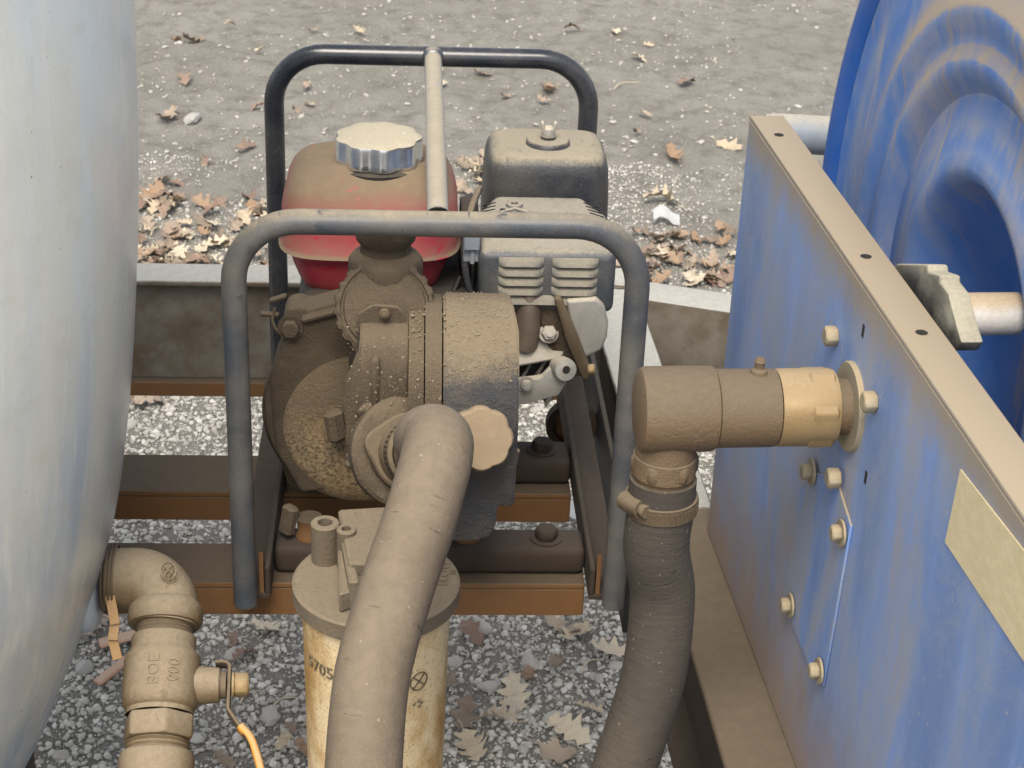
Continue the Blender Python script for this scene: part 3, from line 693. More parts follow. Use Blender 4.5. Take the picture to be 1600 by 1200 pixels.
# cooling fins and cylinder head, leaning to the right
hm = Matrix.Translation((.082, .200, .712)) @ Matrix.Rotation(math.radians(25), 4, 'Y')
for i in range(7):
    def f(bm): box(bm, -.030 + i * .0115, -.027 + i * .0115, -.045, .06, -.018, .05, .0008, 1, hm)
    part('cooling_fin', 'alu', WP, f)
def f(bm): box(bm, -.05, .045, -.04, .055, -.016, .044, .003, 1, hm)
part('cylinder', 'black', WP, f)
def pxprism(bm, pts, Y, th, bev, seg=2):
    q = [PY(x, y, Y) for x, y in pts]; m = frame(q[0], (0, -1, 0)); mi = m.inverted()
    prism(bm, [((mi @ k).x, (mi @ k).y) for k in q], -th, m, bev, seg)
def f(bm): pxprism(bm, [(884, 470), (930, 466), (945, 480), (951, 505), (949, 528), (940, 548), (912, 562), (902, 556)], .140, .085, .013, 4)
part('valve_cover', 'alu', WP, f, 50)
def f(bm): pxprism(bm, [(842, 470), (872, 470), (898, 540), (916, 590), (884, 592), (862, 560), (846, 520)], .150, .06, .004)
part('cylinder_head', 'cast', WP, f)
def f(bm): pxprism(bm, [(866, 468), (877, 466), (905, 530), (925, 584), (920, 594), (910, 594), (884, 532)], .134, .012, .003)
HP = part('head_plate', 'fit', WP, f)
inst('bolt', bolt_mesh(.0055, .006, 0, 0, 'brass'), WP, frame(PY(919, 577, .136), (1, -.2, .1)))
# ---- fuel tank
def loft(bm, secs, n=48, e=4.2):
    rings = []
    for z, cx, cy, a, b_ in secs:
        rg = []
        for i in range(n):
            th = 2 * PI * i / n; c, s = math.cos(th), math.sin(th)
            rg.append(bm.verts.new((cx + a * math.copysign(abs(c) ** (2 / e), c), cy + b_ * math.copysign(abs(s) ** (2 / e), s), z)))
        rings.append(rg)
    for A, B in zip(rings, rings[1:]):
        for i in range(n): bm.faces.new((A[i], A[(i + 1) % n], B[(i + 1) % n], B[i]))
    bm.faces.new(rings[0][::-1]); bm.faces.new(rings[-1])
TX, TY = -.061, .240
def f(bm):
    S_ = []
    for z, a, b_ in ((.7805, .052, .050), (.7815, .058, .056), (.785, .064, .061), (.795, .069, .066), (.812, .075, .072), (.826, .0775, .0745)): S_.append((z, TX, TY, a, b_))
    for z, a, b_ in ((.8285, .0862, .083), (.8295, .0875, .0845), (.8305, .0862, .083)): S_.append((z, TX, TY, a, b_))
    for z, a, b_ in ((.8335, .0845, .081), (.85, .0845, .080), (.865, .0835, .078), (.878, .0805, .074), (.888, .076, .068), (.8955, .069, .060), (.9005, .059, .049), (.9035, .044, .035), (.9045, .02, .016)): S_.append((z, TX, TY, a, b_))
    loft(bm, S_)
FT = part('fuel_tank', 'red', WP, f, 50)
CX, CY, CZ = -.0535, .232, .898
def f(bm): rev(bm, [(.0465, -.007), (.0465, .003), (.04, .004), (0, .004)], Matrix.Translation((CX, CY, CZ)), 48)
part('filler_neck', 'black', FT, f)
def f(bm):
    def wob(a, r, h): return 1 + (.044 * math.cos(9 * a) - .006 * math.cos(18 * a) if r > .03 else 0)
    rev(bm, [(.036, .0045), (.0405, .005), (.0415, .008), (.0405, .011), (.0405, .024), (.0396, .0275), (.0365, .0292), (.026, .0302), (.012, .0310), (0, .0312)], Matrix.Translation((CX, CY, CZ)), 96, wob)
part('fuel_cap', 'chrome', FT, f, 40)
# ---- air cleaner
def f(bm):
    secs = []
    for z, k in ((.79, 1.0), (.83, 1.0), (.86, .985), (.882, .965), (.892, .93), (.8985, .86), (.9015, .72)): secs.append((z - .029, .118, .378, .0655 * k, .058 * k - .002))
    loft(bm, secs, 56, 5.5)
AC = part('air_cleaner', 'plastic', WP, f, 50)
def f(bm): rev(bm, [(.0235, -.001), (.0225, .004), (.021, .0055), (.008, .006), (.008, .009), (0, .009)], Matrix.Translation((.119, .372, .872)), 36)
part('cover_boss', 'plastic', AC, f)
def f(bm):
    o0 = Matrix.Translation((.119, .372, .880))
    rev(bm, [(.0068, 0), (.0075, .003), (.0062, .009), (.004, .011), (0, .0115)], o0, 14)
    for s in (-1, 1):
        box(bm, -.0018, .0018, -.0045, .0045, .004, .017, .0015, 2, o0 @ Matrix.Rotation(s * .16, 4, 'Y') @ Matrix.Translation((s * .0042, 0, 0)))
part('wing_nut', 'alu', AC, f)
# ---- muffler shield
mo = V((.106, .205, .808)); MD = .092
def muf_outline(k=0.0):
    a, b0, b1, c = .0645, -.057, MD, .020
    return [(-a + k, b0 + k), (a - k, b0 + k), (a - k, .045), (a - c - k, b1 - k), (-a + c + k, b1 - k), (-a + k, .045)]
def f(bm):
    pts = muf_outline(); prism(bm, pts, .062, Matrix.Translation(mo + V((0, 0, -.026))), .008, 4)
MS = part('muffler_shield', 'shield', WP, f, 50)
def louver(x0, x1, z):
    def f(bm):
        y = mo.y - .0572; n_ = 8; prev = None
        prof = [(0, .0046), (-.0028, .0012), (-.0052, -.0032), (-.0046, -.0040), (0.0, -.0026)]
        for i in range(n_ + 1):
            s = i / n_; k = 1 if 0 < i < n_ else .15; x = x0 + (x1 - x0) * (s if 0 < i < n_ else s)
            rg = [bm.verts.new((x, y + dy * k, z + dz)) for dy, dz in prof]
            if prev:
                for j in range(len(prof) - 1): bm.faces.new((prev[j], rg[j], rg[j + 1], prev[j + 1]))
            prev = rg
    return f
for r_ in range(4):
    z = mo.z + .0270 - r_ * .0096
    part('louver', 'louver', MS, louver(mo.x - .046, mo.x - .004, z)); part('louver', 'louver', MS, louver(mo.x + .004, mo.x + .047, z))
part('louver', 'louver', MS, louver(mo.x - .046, mo.x + .047, mo.z + .0270 - 4 * .0096))
def slot(bm, cx, cy, dx, dy, L, wd_, z):
    m = Matrix.Translation((cx, cy, z)) @ Matrix.Rotation(math.atan2(dy, dx), 4, 'Z'); box(bm, -L / 2, L / 2, -wd_ / 2, wd_ / 2, -.002, .0003, 0, 1, m)
zt_ = mo.z + .036
for i in range(4):
    def f(bm): slot(bm, mo.x - .050 - i * .0008, mo.y + .066 - i * .009, .8, .5, .014, .0022, zt_)
    part('vent_slot', 'hole', MS, f)
for i in range(6):
    def f(bm): slot(bm, mo.x + .050 + i * .0012, mo.y + .068 - i * .009, .75, -.62, .016, .0024, zt_)
    part('vent_slot', 'hole', MS, f)
def f(bm):
    zt = mo.z + .036
    for x, y in ((-.026, .062), (.026, .036)):
        rev(bm, [(.009, .0), (.0075, .0022), (.0035, .0026), (.003, .0046), (0, .005)], Matrix.Translation((mo.x + x, mo.y + y, zt)), 18)
    sweep(bm, [V((mo.x + .004, mo.y + .036, zt)) + V(q) for q in ((-.045, .006, -.001), (-.030, .014, .0005), (-.018, .004, .001), (.0, -.001, .001), (.014, -.004, .0005), (.02, -.012, -.001))], .003, 8)
part('top_pressing', 'shield', MS, f)
def f(bm): rev(bm, [(.003, .0), (.003, .0005), (0, .0005)], Matrix.Translation((mo.x - .038, mo.y + .050, mo.z + .0362)), 14)
part('screw_hole', 'hole', MS, f)
# ---- exhaust pipe and flange below the shield
ep = PY(826, 500, .150)
def f(bm): sweep(bm, [ep + V((0, .012, .05)), ep + V((0, .004, .01)), ep + V((-.001, .0, -.012)), ep + V((-.003, .004, -.026))], [.0125, .0125, .0125, .0135], 20)
part('exhaust_pipe', 'pipe', WP, f)
fl0 = PY(826, 548, .155)
def f(bm):
    m = frame(fl0, (.05, -.85, .5)); out = []
    for cx, rr, a0, a1 in ((.022, .0135, -80, 80), (-.022, .0135, 100, 260)):
        for i in range(9): a = math.radians(a0 + (a1 - a0) * i / 8); out.append((cx + rr * math.cos(a), .004 * (1 if cx > 0 else -1) + rr * math.sin(a)))
    prism(bm, out, .007, m, .0012)
EF = part('exhaust_flange', 'alu', WP, f)
inst('nut', bolt_mesh(.0078, .006, .0095, .0045, 'alu'), EF, frame(PY(857, 521, .150), (.05, -.85, .5)))
# ignition bracket with round pickup
def f(bm):
    a = [PY(x, y, .13) for x, y in ((806, 588), (845, 583), (865, 562), (880, 568), (885, 590), (872, 612), (820, 626), (806, 626))]
    c0 = a[0]; m = frame(c0, (0, -1, 0)); mi = m.inverted()
    prism(bm, [((mi @ q).x, (mi @ q).y) for q in a], .010, m, .003, 2)
part('coil_bracket', 'alu', WP, f)
pk = PY(881, 576, .118)
def f(bm): rev(bm, [(0, -.012), (.0105, -.012), (.011, .0), (.0105, .006), (.004, .007), (.0038, .003), (0, .003)], frame(pk, (.25, -.9, .25)), 24)
PKO = part('pickup', 'alu', WP, f)
def f(bm): rev(bm, [(.0036, .0072), (0, .0072)], frame(pk, (.25, -.9, .25)), 14)
part('pickup_hole', 'hole', PKO, f)
inst('bolt', bolt_mesh(.006, .004, .008, .0035, 'alu'), WP, frame(PY(822, 600, .1195), (0, -1, .1)))
# wiring and dark bits between tank and shield
def f(bm):
    for i, x in enumerate((.030, .036, .041)): sweep(bm, catmull([(x, .20 + i * .01, .84), (x + .002, .19, .80), (x - .004, .185, .75)], 5), .0022, 8)
    box(bm, .026, .044, .20, .28, .76, .85, .004, 2)
part('wiring', 'black', WP, f)
def f(bm): sweep(bm, catmull([(.045, .27, .86), (.034, .19, .868), (.028, .165, .84), (.034, .16, .80), (.05, .165, .77)], 6), .0034, 10)
part('plug_lead', 'rubber', WP, f, 60)
def f(bm): sweep(bm, catmull([(-.02, .175, .782), (-.015, .165, .765), (.01, .17, .775), (.026, .19, .80)], 6), .003, 10)
part('fuel_line', 'black', WP, f, 60)
def f(bm):
    bar(bm, (.027, .155, .853), (.042, .155, .853), .004, .02); bar(bm, (.027, .16, .835), (.042, .16, .835), .003, .012)
    box(bm, .0335, .0375, .156, .16, .828, .862, .0005, 1)
part('stay_bracket', 'arm', WP, f)
# throttle levers on the left
def f(bm):
    for a, b_, wd_ in (((422, 470), (448, 462), .008), ((407, 490), (436, 492), .007)): bar(bm, PY(*a, .19), PY(*b_, .19), wd_, .004)
    sweep(bm, catmull([PY(430, 480, .19), PY(426, 500, .185), PY(432, 516, .18), PY(440, 524, .18)], 5), .0016, 8)
part('throttle_lever', 'cast', WP, f)

# ---- pump volute
vc = V((-.062, .105, .697))
def f(bm):
    m = frame(vc, (0, -1, 0))
    def wob(a, r, h): return 1 + .035 * math.sin(a - .8) + .008 * noise.noise(V((math.cos(a) * 2, math.sin(a) * 2, h * 20)))
    prof = [(0, -.03), (.088, -.03), (.092, -.026), (.092, -.016), (.0895, -.014), (.0915, .0), (.0905, .010), (.087, .020), (.080, .029), (.068, .0345), (.052, .037), (.03, .038), (0, .038)]
    rev(bm, prof, m, 64, wob)
VO = part('pump_volute', 'gold', WP, f, 50)
def f(bm):
    m = frame((vc.x, vc.y + .012, vc.z), (0, -1, 0))
    def ear(a, R=.0975):
        return R + .012 * math.exp(-((a - 2.28) / .16) ** 2) + .012 * math.exp(-((a - .86) / .16) ** 2) + .012 * math.exp(-((a - 4.0) / .16) ** 2) + .012 * math.exp(-((a - 5.4) / .16) ** 2)
    prism(bm, [(ear(2 * PI * i / 80) * math.cos(2 * PI * i / 80), ear(2 * PI * i / 80) * math.sin(2 * PI * i / 80)) for i in range(80)], .012, m, .002, 1)
part('casing_flange', 'cast', WP, f, 40)
def f(bm):                       # cast cover behind the scroll, up to the outlet
    pts = [(420, 600), (432, 556), (446, 520), (441, 496), (450, 480), (466, 476), (484, 482), (512, 474), (540, 466), (600, 470), (650, 520), (650, 640), (560, 760), (470, 770), (430, 700)]
    q = [PY(x, y, .075) for x, y in pts]; m = frame(q[0] + V((0, .030, 0)), (0, -1, 0)); mi = m.inverted()
    prism(bm, [((mi @ k).x, (mi @ k).y) for k in q], .032, m, .006, 3)
part('casing_cover', 'cast', WP, f, 40)
inst('bolt', bolt_mesh(.0085, .008, .0115, 0, 'cast'), WP, frame(PY(454, 511, .0725), (0, -1, .1)))
def f(bm):
    bar(bm, PY(470, 500, .072), PY(540, 482, .072), .010, .008, bev=.003)
part('casing_rib', 'cast', WP, f)
# ---- outlet with union nut
oc = PY(602, 470, .045)
def f(bm):
    m = Matrix.Translation((oc.x, oc.y + .012, oc.z))
    rev(bm, [(.030, -.06), (.037, -.03), (.037, .006), (.033, .014), (.0325, .020), (.0325, .034), (.029, .039), (.0225, .043), (.0215, .049), (.0255, .054), (.0275, .060), (.028, .069), (.0225, .070), (.0225, .050)], m, 40, lambda a, r, h: 1 + .012 * noise.noise(V((a * 3, h * 60, 1))))
OU = part('outlet_neck', 'cast', WP, f, 45)
def f(bm):
    m = frame(oc + V((0, -.024, .004)), (0.02, -.90, .40))
    rev(bm, [(.040, -.026), (.043, -.018), (.0435, -.006), (.0425, .0), (.0385, .002), (.0375, .0005), (.036, .0005), (.0345, .003), (.02, .0045), (0, .005)], m, 120, lambda a, r, h: 1 + (.022 * (1 if math.sin(a * 22) > 0 else -1) if r > .041 else 0))
part('union_nut', 'cast', OU, f, 30)
# ---- inlet valve body in front
YF = -.028
def yzprof(bm, prof, x0, x1, nseg=6, jag=None):
    prev = None
    xsn = [x0 + (x1 - x0) * i / nseg for i in range(nseg + 1)]
    rings = [[bm.verts.new((jag(i, j, x) if jag else x, y, z)) for j, (y, z) in enumerate(prof)] for i, x in enumerate(xsn)]
    n_ = len(prof)
    for A, B in zip(rings, rings[1:]):
        for j in range(n_): bm.faces.new((A[j], A[(j + 1) % n_], B[(j + 1) % n_], B[j]))
    bm.faces.new(rings[0]); bm.faces.new(rings[-1][::-1])
def arc(cy, cz, r, a0, a1, n_): return [(cy + r * math.cos(math.radians(a0 + (a1 - a0) * i / n_)), cz + r * math.sin(math.radians(a0 + (a1 - a0) * i / n_))) for i in range(n_ + 1)]
lb = PY(590, 515, -.015)
def f(bm):
    zt = lb.z - .001
    prof = [(.055, zt - .004), (.0, zt), (-.016, zt - .003), (-.026, zt - .012), (-.033, zt - .035), (-.036, zt - .07), (-.036, zt - .10), (.055, zt - .10)]
    x0, x1 = PY(540, 600, -.03).x, PY(637, 600, -.03).x
    o = bmesh.new(); yzprof(o, prof, x0, x1, 4, lambda i, j, x: x + (.012 if i == 0 and j in (1, 2, 3) else 0)); bmesh.ops.recalc_face_normals(o, faces=o.faces[:])
    bmesh.ops.bevel(o, geom=[e for e in o.edges if e.calc_face_angle(0) > .7], offset=.004, segments=2, affect='EDGES', clamp_overlap=True); join(bm, o)
    box(bm, x0 + .022, x0 + .028, -.0385, -.02, zt - .085, zt - .016, .002, 1)
IB = part('inlet_body', 'cast', WP, f, 45)
def f(bm):
    pts = [PY(x, y, .004) for x, y in ((556, 520), (558, 489), (583, 475), (622, 478), (634, 492), (634, 520))]
    m = frame(pts[0], (0, -1, .12)); mi = m.inverted(); prism(bm, [((mi @ q).x, (mi @ q).y) for q in pts], .005, m, .0012)
LP = part('lug_plate', 'cast', IB, f)
inst('bolt', bolt_mesh(.005, .004, 0, .002, 'fit'), LP, frame(PY(601, 489, -.0015), (0, -1, .12)))
for x0, x1, rr in ((638, 662, .076), (664, 690, .081)):
    def f(bm):
        X0, X1 = PY(x0, 600, -.04).x, PY(x1, 600, -.04).x
        prof = arc(.024, .768, rr, 85, 188, 12) + [(.024 - rr + .002, .70), (.024 - rr + .006, .665), (.05, .665), (.05, .768 + rr * .95)]
        yzprof(bm, prof, X0, X1, 2)
    part('clamp_ring', 'cast', WP, f, 35)
XR = PY(811, 620, -.05).x; XL = PY(692, 620, -.04).x
def f(bm):
    rr = .0865
    prof = arc(.028, .766, rr, 82, 183, 16) + [(.028 - rr + .003, .72), (.028 - rr + .006, .69), (.035, .69), (.045, .76)]
    o = bmesh.new(); yzprof(o, prof, XL, XR, 8, lambda i, j, x: x - (.006 * max(0, (6 - j)) / 6 if i == 8 else 0)); bmesh.ops.recalc_face_normals(o, faces=o.faces[:])
    bmesh.ops.bevel(o, geom=[e for e in o.edges if e.calc_face_angle(0) > .8], offset=.003, segments=2, affect='EDGES', clamp_overlap=True); join(bm, o)
DR = part('strainer_drum', 'rubber', WP, f, 45)
def f(bm):
    pts = [(690, 700), (812, 700), (808, 720), (797, 738)]
    for i in range(7): y = 745 + i * 12; pts.append((790 - i * 3.2 + random.uniform(-2.5, 2.5), y))
    pts += [(765, 829), (742, 836), (690, 836)]
    q = [PY(x, y, -.045) for x, y in pts]; m = frame(q[0], (0, -1, .05)); mi = m.inverted(); prism(bm, [((mi @ k).x, (mi @ k).y) for k in q], .006, m, .0008)
part('rubber_flap', 'rubber', DR, f)
# mud crumbs on the drum
def f(bm):
    for k in range(900):
        a = math.radians(random.uniform(82, 150)); x = random.uniform(PY(640, 600, -.04).x, XR - .006); rr = (.0868 if x > XL else .0815) ; s = .0003 + .0010 * random.random() ** 3
        if a > math.radians(125) and random.random() < .6: continue
        c = V((x, .028 + rr * math.cos(a), .766 + rr * math.sin(a)))
        q = bmesh.ops.create_icosphere(bm, subdivisions=1, radius=s, matrix=Matrix.Translation(c) @ Matrix.Diagonal((random.uniform(.7, 1.6), 1, random.uniform(.5, 1), 1)))
mc = part('mud_crumbs', 'mud', DR, f, 80); mc['kind'] = 'stuff'
def f(bm):
    for k in range(230):
        x, y = random.uniform(542, 690), random.uniform(505, 690); c = PY(x, y, -.031 - .012 * min(1, (y - 505) / 60) - (.022 if x > 640 else 0))
        s = .0003 + .0009 * random.random() ** 2
        if y < 560 and x > 640: continue
        bmesh.ops.create_icosphere(bm, subdivisions=1, radius=s, matrix=Matrix.Translation(c))
mc = part('mud_crumbs', 'mud', IB, f, 80); mc['kind'] = 'stuff'
# scalloped drain plug
def f(bm):
    m = frame(PY(750, 683, -.066), (.06, -.93, .35))
    def wob(a, r, h): return 1 + (.075 * (abs(math.cos(4 * a)) - .55) if r > .02 else 0)
    rev(bm, [(.016, -.006), (.0262, -.004), (.0268, .006), (.0262, .0125), (.0245, .0145), (.012, .0150), (0, .0150)], m, 96, wob)
part('drain_plug', 'tandust', DR, f, 40)
# lumps and inlet rings
ic = PY(640, 706, -.062); ia = V((.30, -.84, .45)).normalized(); im = frame(ic, ia)
def f(bm):
    def wob(a, r, h): return 1 + .02 * noise.noise(V((math.cos(a) * 3, math.sin(a) * 3, h * 50)))
    rev(bm, [(.030, -.045), (.044, -.03), (.0475, -.022), (.048, -.010), (.045, -.007), (.034, -.006), (.033, .0)], im, 56, wob)
IF_ = part('inlet_flange', 'cast', WP, f, 40)
def f(bm):
    pts = []
    for i in range(60):
        a = 2 * PI * i / 60; r_ = .034 + .008 * math.exp(-((math.sin(a + .4)) / .35) ** 2); pts.append((r_ * math.cos(a), r_ * math.sin(a)))
    prism(bm, pts, .007, im @ Matrix.Translation((0, 0, .001)), .0015)
    rev(bm, [(.030, .008), (.029, .016), (.0265, .018)], im, 40)
part('cam_ring', 'fit', IF_, f, 40)
def f(bm):
    for (x, y), s in (((585, 655), .012), ((610, 650), .013), ((560, 680), .010), ((628, 668), .012), ((650, 655), .010), ((575, 640), .009), ((553, 720), .008)):
        c = PY(x, y, -.032)
        bmesh.ops.create_icosphere(bm, subdivisions=3, radius=s, matrix=Matrix.Translation(c))
    for v in bm.verts: v.co += V((noise.noise(v.co * 130), noise.noise(v.co * 130 + V((5, 0, 0))), noise.noise(v.co * 130 + V((0, 9, 0))))) * .0035
part('mud_lump', 'cast', WP, f, 80)
# foot under the volute
def f(bm):
    bar(bm, PY(455, 790, .075), PY(447, 835, .07), .016, .012, bev=.003)
part('pump_foot', 'cast', WP, f)
def f(bm): bar(bm, PY(520, 640, .05), PY(528, 690, .045), .018, .014, bev=.004)
part('casing_plug', 'cast', WP, f)

# ================================================================== suction hose (front)
SH = thing('suction_hose', 'thick dusty brown hose bending from the pump inlet down over the filter canister', 'hose', tuple(PD(640, 950, 1.19)))
hp = catmull([ic + ia * .012, ic + ia * .06, PD(668, 688, 1.30), PD(684, 690, 1.26), PD(679, 730, 1.225), PD(655, 815, 1.20), PD(626, 900, 1.188), PD(598, 990, 1.17), PD(581, 1060, 1.16), PD(571, 1150, 1.15), PD(566, 1260, 1.14)], 12)
def f(bm):
    sweep(bm, hp, .0252, 40, True, lambda i, k: 1 + .006 * noise.noise(V((i * .3, k * .5, 0))) + .012 * noise.noise(V((i * .09, k * .16, 4))))
hose_coord(part('hose', 'hose', SH, f, 80), hp, 40)
def f(bm):
    m = frame(ic + ia * .02, ia); rev(bm, [(.0258, -.004), (.0292, -.002), (.0292, .012), (.0258, .014)], m, 40)
CL = part('hose_clamp', 'fit', SH, f)
def f(bm):
    for i in range(40):
        a = 2 * PI * i / 40; m = frame(ic + ia * .025, ia) @ Matrix.Rotation(a, 4, 'Z')
        box(bm, .0288, .0295, -.0008, .0008, -.003, .003, 0, 1, m)
part('clamp_slots', 'hole', CL, f)

# ================================================================== filter canister
fc0 = PD(588, 905, 1.36); Rl = .0645
FC = thing('filter_canister', 'dusty white filter canister with round grey lid under the front hose', 'filter canister', (fc0.x, fc0.y, fc0.z - .25))
ml = Matrix.Translation(fc0)
def f(bm): rev(bm, [(0, .0), (Rl - .002, .0), (Rl, -.0015), (Rl, -.014), (Rl - .003, -.017), (0, -.017)], ml, 72)
LD = part('lid', 'lid', FC, f)
def f(bm): rev(bm, [(.058, -.0172), (.058, -.03), (.057, -.034), (.0545, -.20), (.05, -.235), (.03, -.25), (0, -.25)], ml, 64)
CB = part('canister_body', 'canister', FC, f, 50)
def lidp(px, py, dz=0): return PZ(px, py, fc0.z + dz)
tz = .034
def tubes(px, py, r, ri):
    top = PZ(px, py, fc0.z + tz)
    def f(bm): rev(bm, [(r, -tz + .0004), (r, -.001), (r - .001, 0), (ri, 0), (ri, -.012), (0, -.012)], Matrix.Translation(top), 28)
    tb = part('lid_tube', 'lid', FC, f)
    def f(bm): rev(bm, [(ri - .0003, -.009), (0, -.009)], Matrix.Translation(top), 20)
    part('tube_bore', 'hole', tb, f)
tubes(508, 816, .0112, .0058); tubes(541, 826, .0076, .0038)
def f(bm):
    a = [PZ(x, y, fc0.z + .03) for x, y in ((528, 795), (612, 790), (640, 815), (620, 880), (545, 880))]
    m = Matrix.Translation((0, 0, fc0.z + .0005)); prism(bm, [(q.x, q.y) for q in a], .0295, m, .002)
part('head_block', 'lid', FC, f)
def f(bm):
    for x, y, x2, y2 in ((538, 870, 560, 990), (570, 870, 640, 960)):
        a, b_ = lidp(x, y), lidp(x2, y2)
        m = frame(a, b_ - a); prism(bm, [(-.004, 0), (.004, 0), (.004, .026), (-.004, .026)], (b_ - a).length * .72, m @ Matrix.Translation((0, .0003, 0)), .0015)
    a = [lidp(x, y) for x, y in ((528, 878), (640, 878), (640, 930), (560, 950), (530, 960))]
    prism(bm, [(q.x, q.y) for q in a], .018, Matrix.Translation((0, 0, fc0.z + .0004)), .002)
part('lid_rib', 'lid', FC, f)
tp = lidp(694, 896)
lm = Matrix.Translation(tp + V((0, 0, .0003))) @ Matrix.Rotation(math.radians(84), 4, 'Z')
obj('lid_lettering', text_bm('FLOW', .0125, lm, .0006), 'ink', LD)
lm2 = Matrix.Translation(tp + V((.0072, .001, .0003))) @ Matrix.Rotation(math.radians(84), 4, 'Z')
obj('lid_lettering', text_bm('IN', .0062, lm2, .0005), 'ink', LD)
def wrapc(ang0, z0, R=.0575, tilt=0.0):
    ct, st = math.cos(tilt), math.sin(tilt)
    def wfn(c):
        x, y = c.x * ct - c.y * st, c.x * st + c.y * ct
        Rz_ = R - (.0025 * max(0, -(z0 + y) - .034) / .166); a = ang0 + x / R; rr = Rz_ + c.z + .0001
        return fc0 + V((rr * math.cos(a), rr * math.sin(a), z0 + y))
    return wfn
obj('body_lettering', text_bm('5705', .0150, None, .0005, wrapc(math.radians(222), -.056, tilt=0.0)), 'ink', CB)
def f(bm):
    wf = wrapc(math.radians(306), -.062)
    def strip(pts, wd_=.0009):
        prev = None
        for i, (x, y) in enumerate(pts):
            x2, y2 = pts[min(i + 1, len(pts) - 1)]; x1, y1 = pts[max(i - 1, 0)]
            d = V((x2 - x1, y2 - y1, 0)).normalized(); n_ = V((-d.y, d.x, 0)) * wd_ / 2
            q = [bm.verts.new(wf(V((x, y, .0005)) + n_)), bm.verts.new(wf(V((x, y, .0005)) - n_)), bm.verts.new(wf(V((x, y, -.0004)) - n_)), bm.verts.new(wf(V((x, y, -.0004)) + n_))]
            if prev:
                for j in range(4): bm.faces.new((prev[j], q[j], q[(j + 1) % 4], prev[(j + 1) % 4]))
            prev = q
    R_ = .0078
    strip([(R_ * math.cos(a), R_ * math.sin(a)) for a in np.linspace(0, 2 * PI, 33)])
    for a in (.8, 2.35): strip([(R_ * .9 * k * math.cos(a), R_ * .9 * k * math.sin(a)) for k in np.linspace(-1, 1, 7)])
    for x, y in ((.0, -.019), (.003, -.0215), (-.004, -.0205), (.001, -.024)): strip([(x - .0012, y - .0006), (x, y), (x + .0012, y + .0006)], .0016)
part('moulded_symbol', 'ink', CB, f)

# ================================================================== right hose, swivel
NA = PN                                                          # fitting axis runs along the panel normal
wsh = PP(1330, 635)
def axp(t_): return wsh - NA * t_
HS = thing('hose_swivel', 'muddy swivel elbow with brass nut bolted through the blue panel', 'pipe fitting', tuple(wsh))
msw = frame(wsh, -NA)
def kx(px): # distance along the axis of the pixel column
    best = min(np.linspace(-.02, .22, 481), key=lambda q: abs(proj(axp(q))[0] - px)); return float(best)
def proj(P):
    q = P - CAM; q = RC @ V((q.x, -q.z, q.y)); return 800 + FPX * q.x / q.z, 600 + FPX * q.y / q.z
k1, k2, k3, k4, k5 = kx(1290), kx(1285), kx(1210), kx(1115), kx(996)
def f(bm): rev(bm, [(.019, -.004), (.0335, -.004), (.0335, .0025), (.0325, .004), (.0195, .004), (.019, .003)], msw, 48)
part('flange_washer', 'zinc', HS, f, 40)
def f(bm): rev(bm, [(.0205, -.01), (.0205, .012), (.0195, .014), (.0195, k1)], msw, 36)
part('pipe_nipple', 'swivel', HS, f)
def f(bm):
    rev(bm, [(.018, k1 - .006), (.0275, k1 - .004), (.0285, k1), (.0285, k3 - .002), (.0275, k3), (.018, k3)], msw, 48)
    prism(bm, hexpts(.0312), .019, msw @ Matrix.Translation((0, 0, k1 - .002)) @ Matrix.Rotation(.3, 4, 'Z'), .0015)
part('union_nut', 'brass', HS, f, 30)
def f(bm): rev(bm, [(.02, k3 + .0006), (.0283, k3 + .001), (.0287, k3 + .004), (.0287, k4), (.025, k4)], msw, 48, lambda a, r, h: 1 + .006 * noise.noise(V((a * 4, h * 90, 0))))
part('sleeve', 'swivel', HS, f, 40)
def f(bm):
    rev(bm, [(.024, k4 + .0002), (.0305, k4 + .001), (.0312, k4 + .004), (.0312, k5 - .006), (.0298, k5 - .0015), (.026, k5), (0, k5 + .0006)], msw, 48, lambda a, r, h: 1 + .008 * noise.noise(V((math.cos(a) * 2, math.sin(a) * 2, h * 60))))
SB = part('swivel_body', 'swivel', HS, f, 50)
gp = axp(kx(1180)) + V((0, 0, .0275))
def f(bm): rev(bm, [(.0065, 0), (.006, .003), (.0036, .005), (.0036, .008), (.0044, .010), (.003, .0125), (0, .013)], Matrix.Translation(gp), 16)
part('grease_nipple', 'swivel', HS, f)
hb = axp(kx(1046)) ; hb = V((hb.x, hb.y, hb.z - .030))
def f(bm):
    m = frame(hb, (0, 0, -1)); rev(bm, [(.022, -.012), (.0225, .006), (.0235, .007), (.0235, .022), (.0225, .023), (.0215, .026), (.021, .05)], m, 36)
    prism(bm, hexpts(.0255), .013, m @ Matrix.Translation((0, 0, .008)), .0012)
part('hose_barb', 'swivel', HS, f, 35)
RH = thing('reel_hose', 'dark muddy hose hanging from the swivel on the right', 'hose', tuple(hb + V((0, 0, -.1))))
hp2 = catmull([hb + V((0, 0, -.027)), hb + V((0, -.001, -.05)), hb + V((-.001, -.003, -.085)), PD(1035, 930, 1.345), PD(1024, 1040, 1.36), PD(1000, 1125, 1.37), PD(962, 1240, 1.38)], 10)
def f(bm): sweep(bm, hp2, .0249, 36, True, lambda i, k: 1 + .006 * noise.noise(V((i * .35, k * .5, 9))) + .008 * noise.noise(V((i * .12, k * .2, 2))))
hose_coord(part('hose', 'hose2', RH, f, 80), hp2, 36)
cz = hb + V((0, 0, -.0475)); mcl = frame(cz, (0.02, -.02, -1))
def f(bm): rev(bm, [(.0252, -.0065), (.0272, -.006), (.0272, .006), (.0252, .0065)], mcl, 40)
HC = part('hose_clamp', 'fit', RH, f)
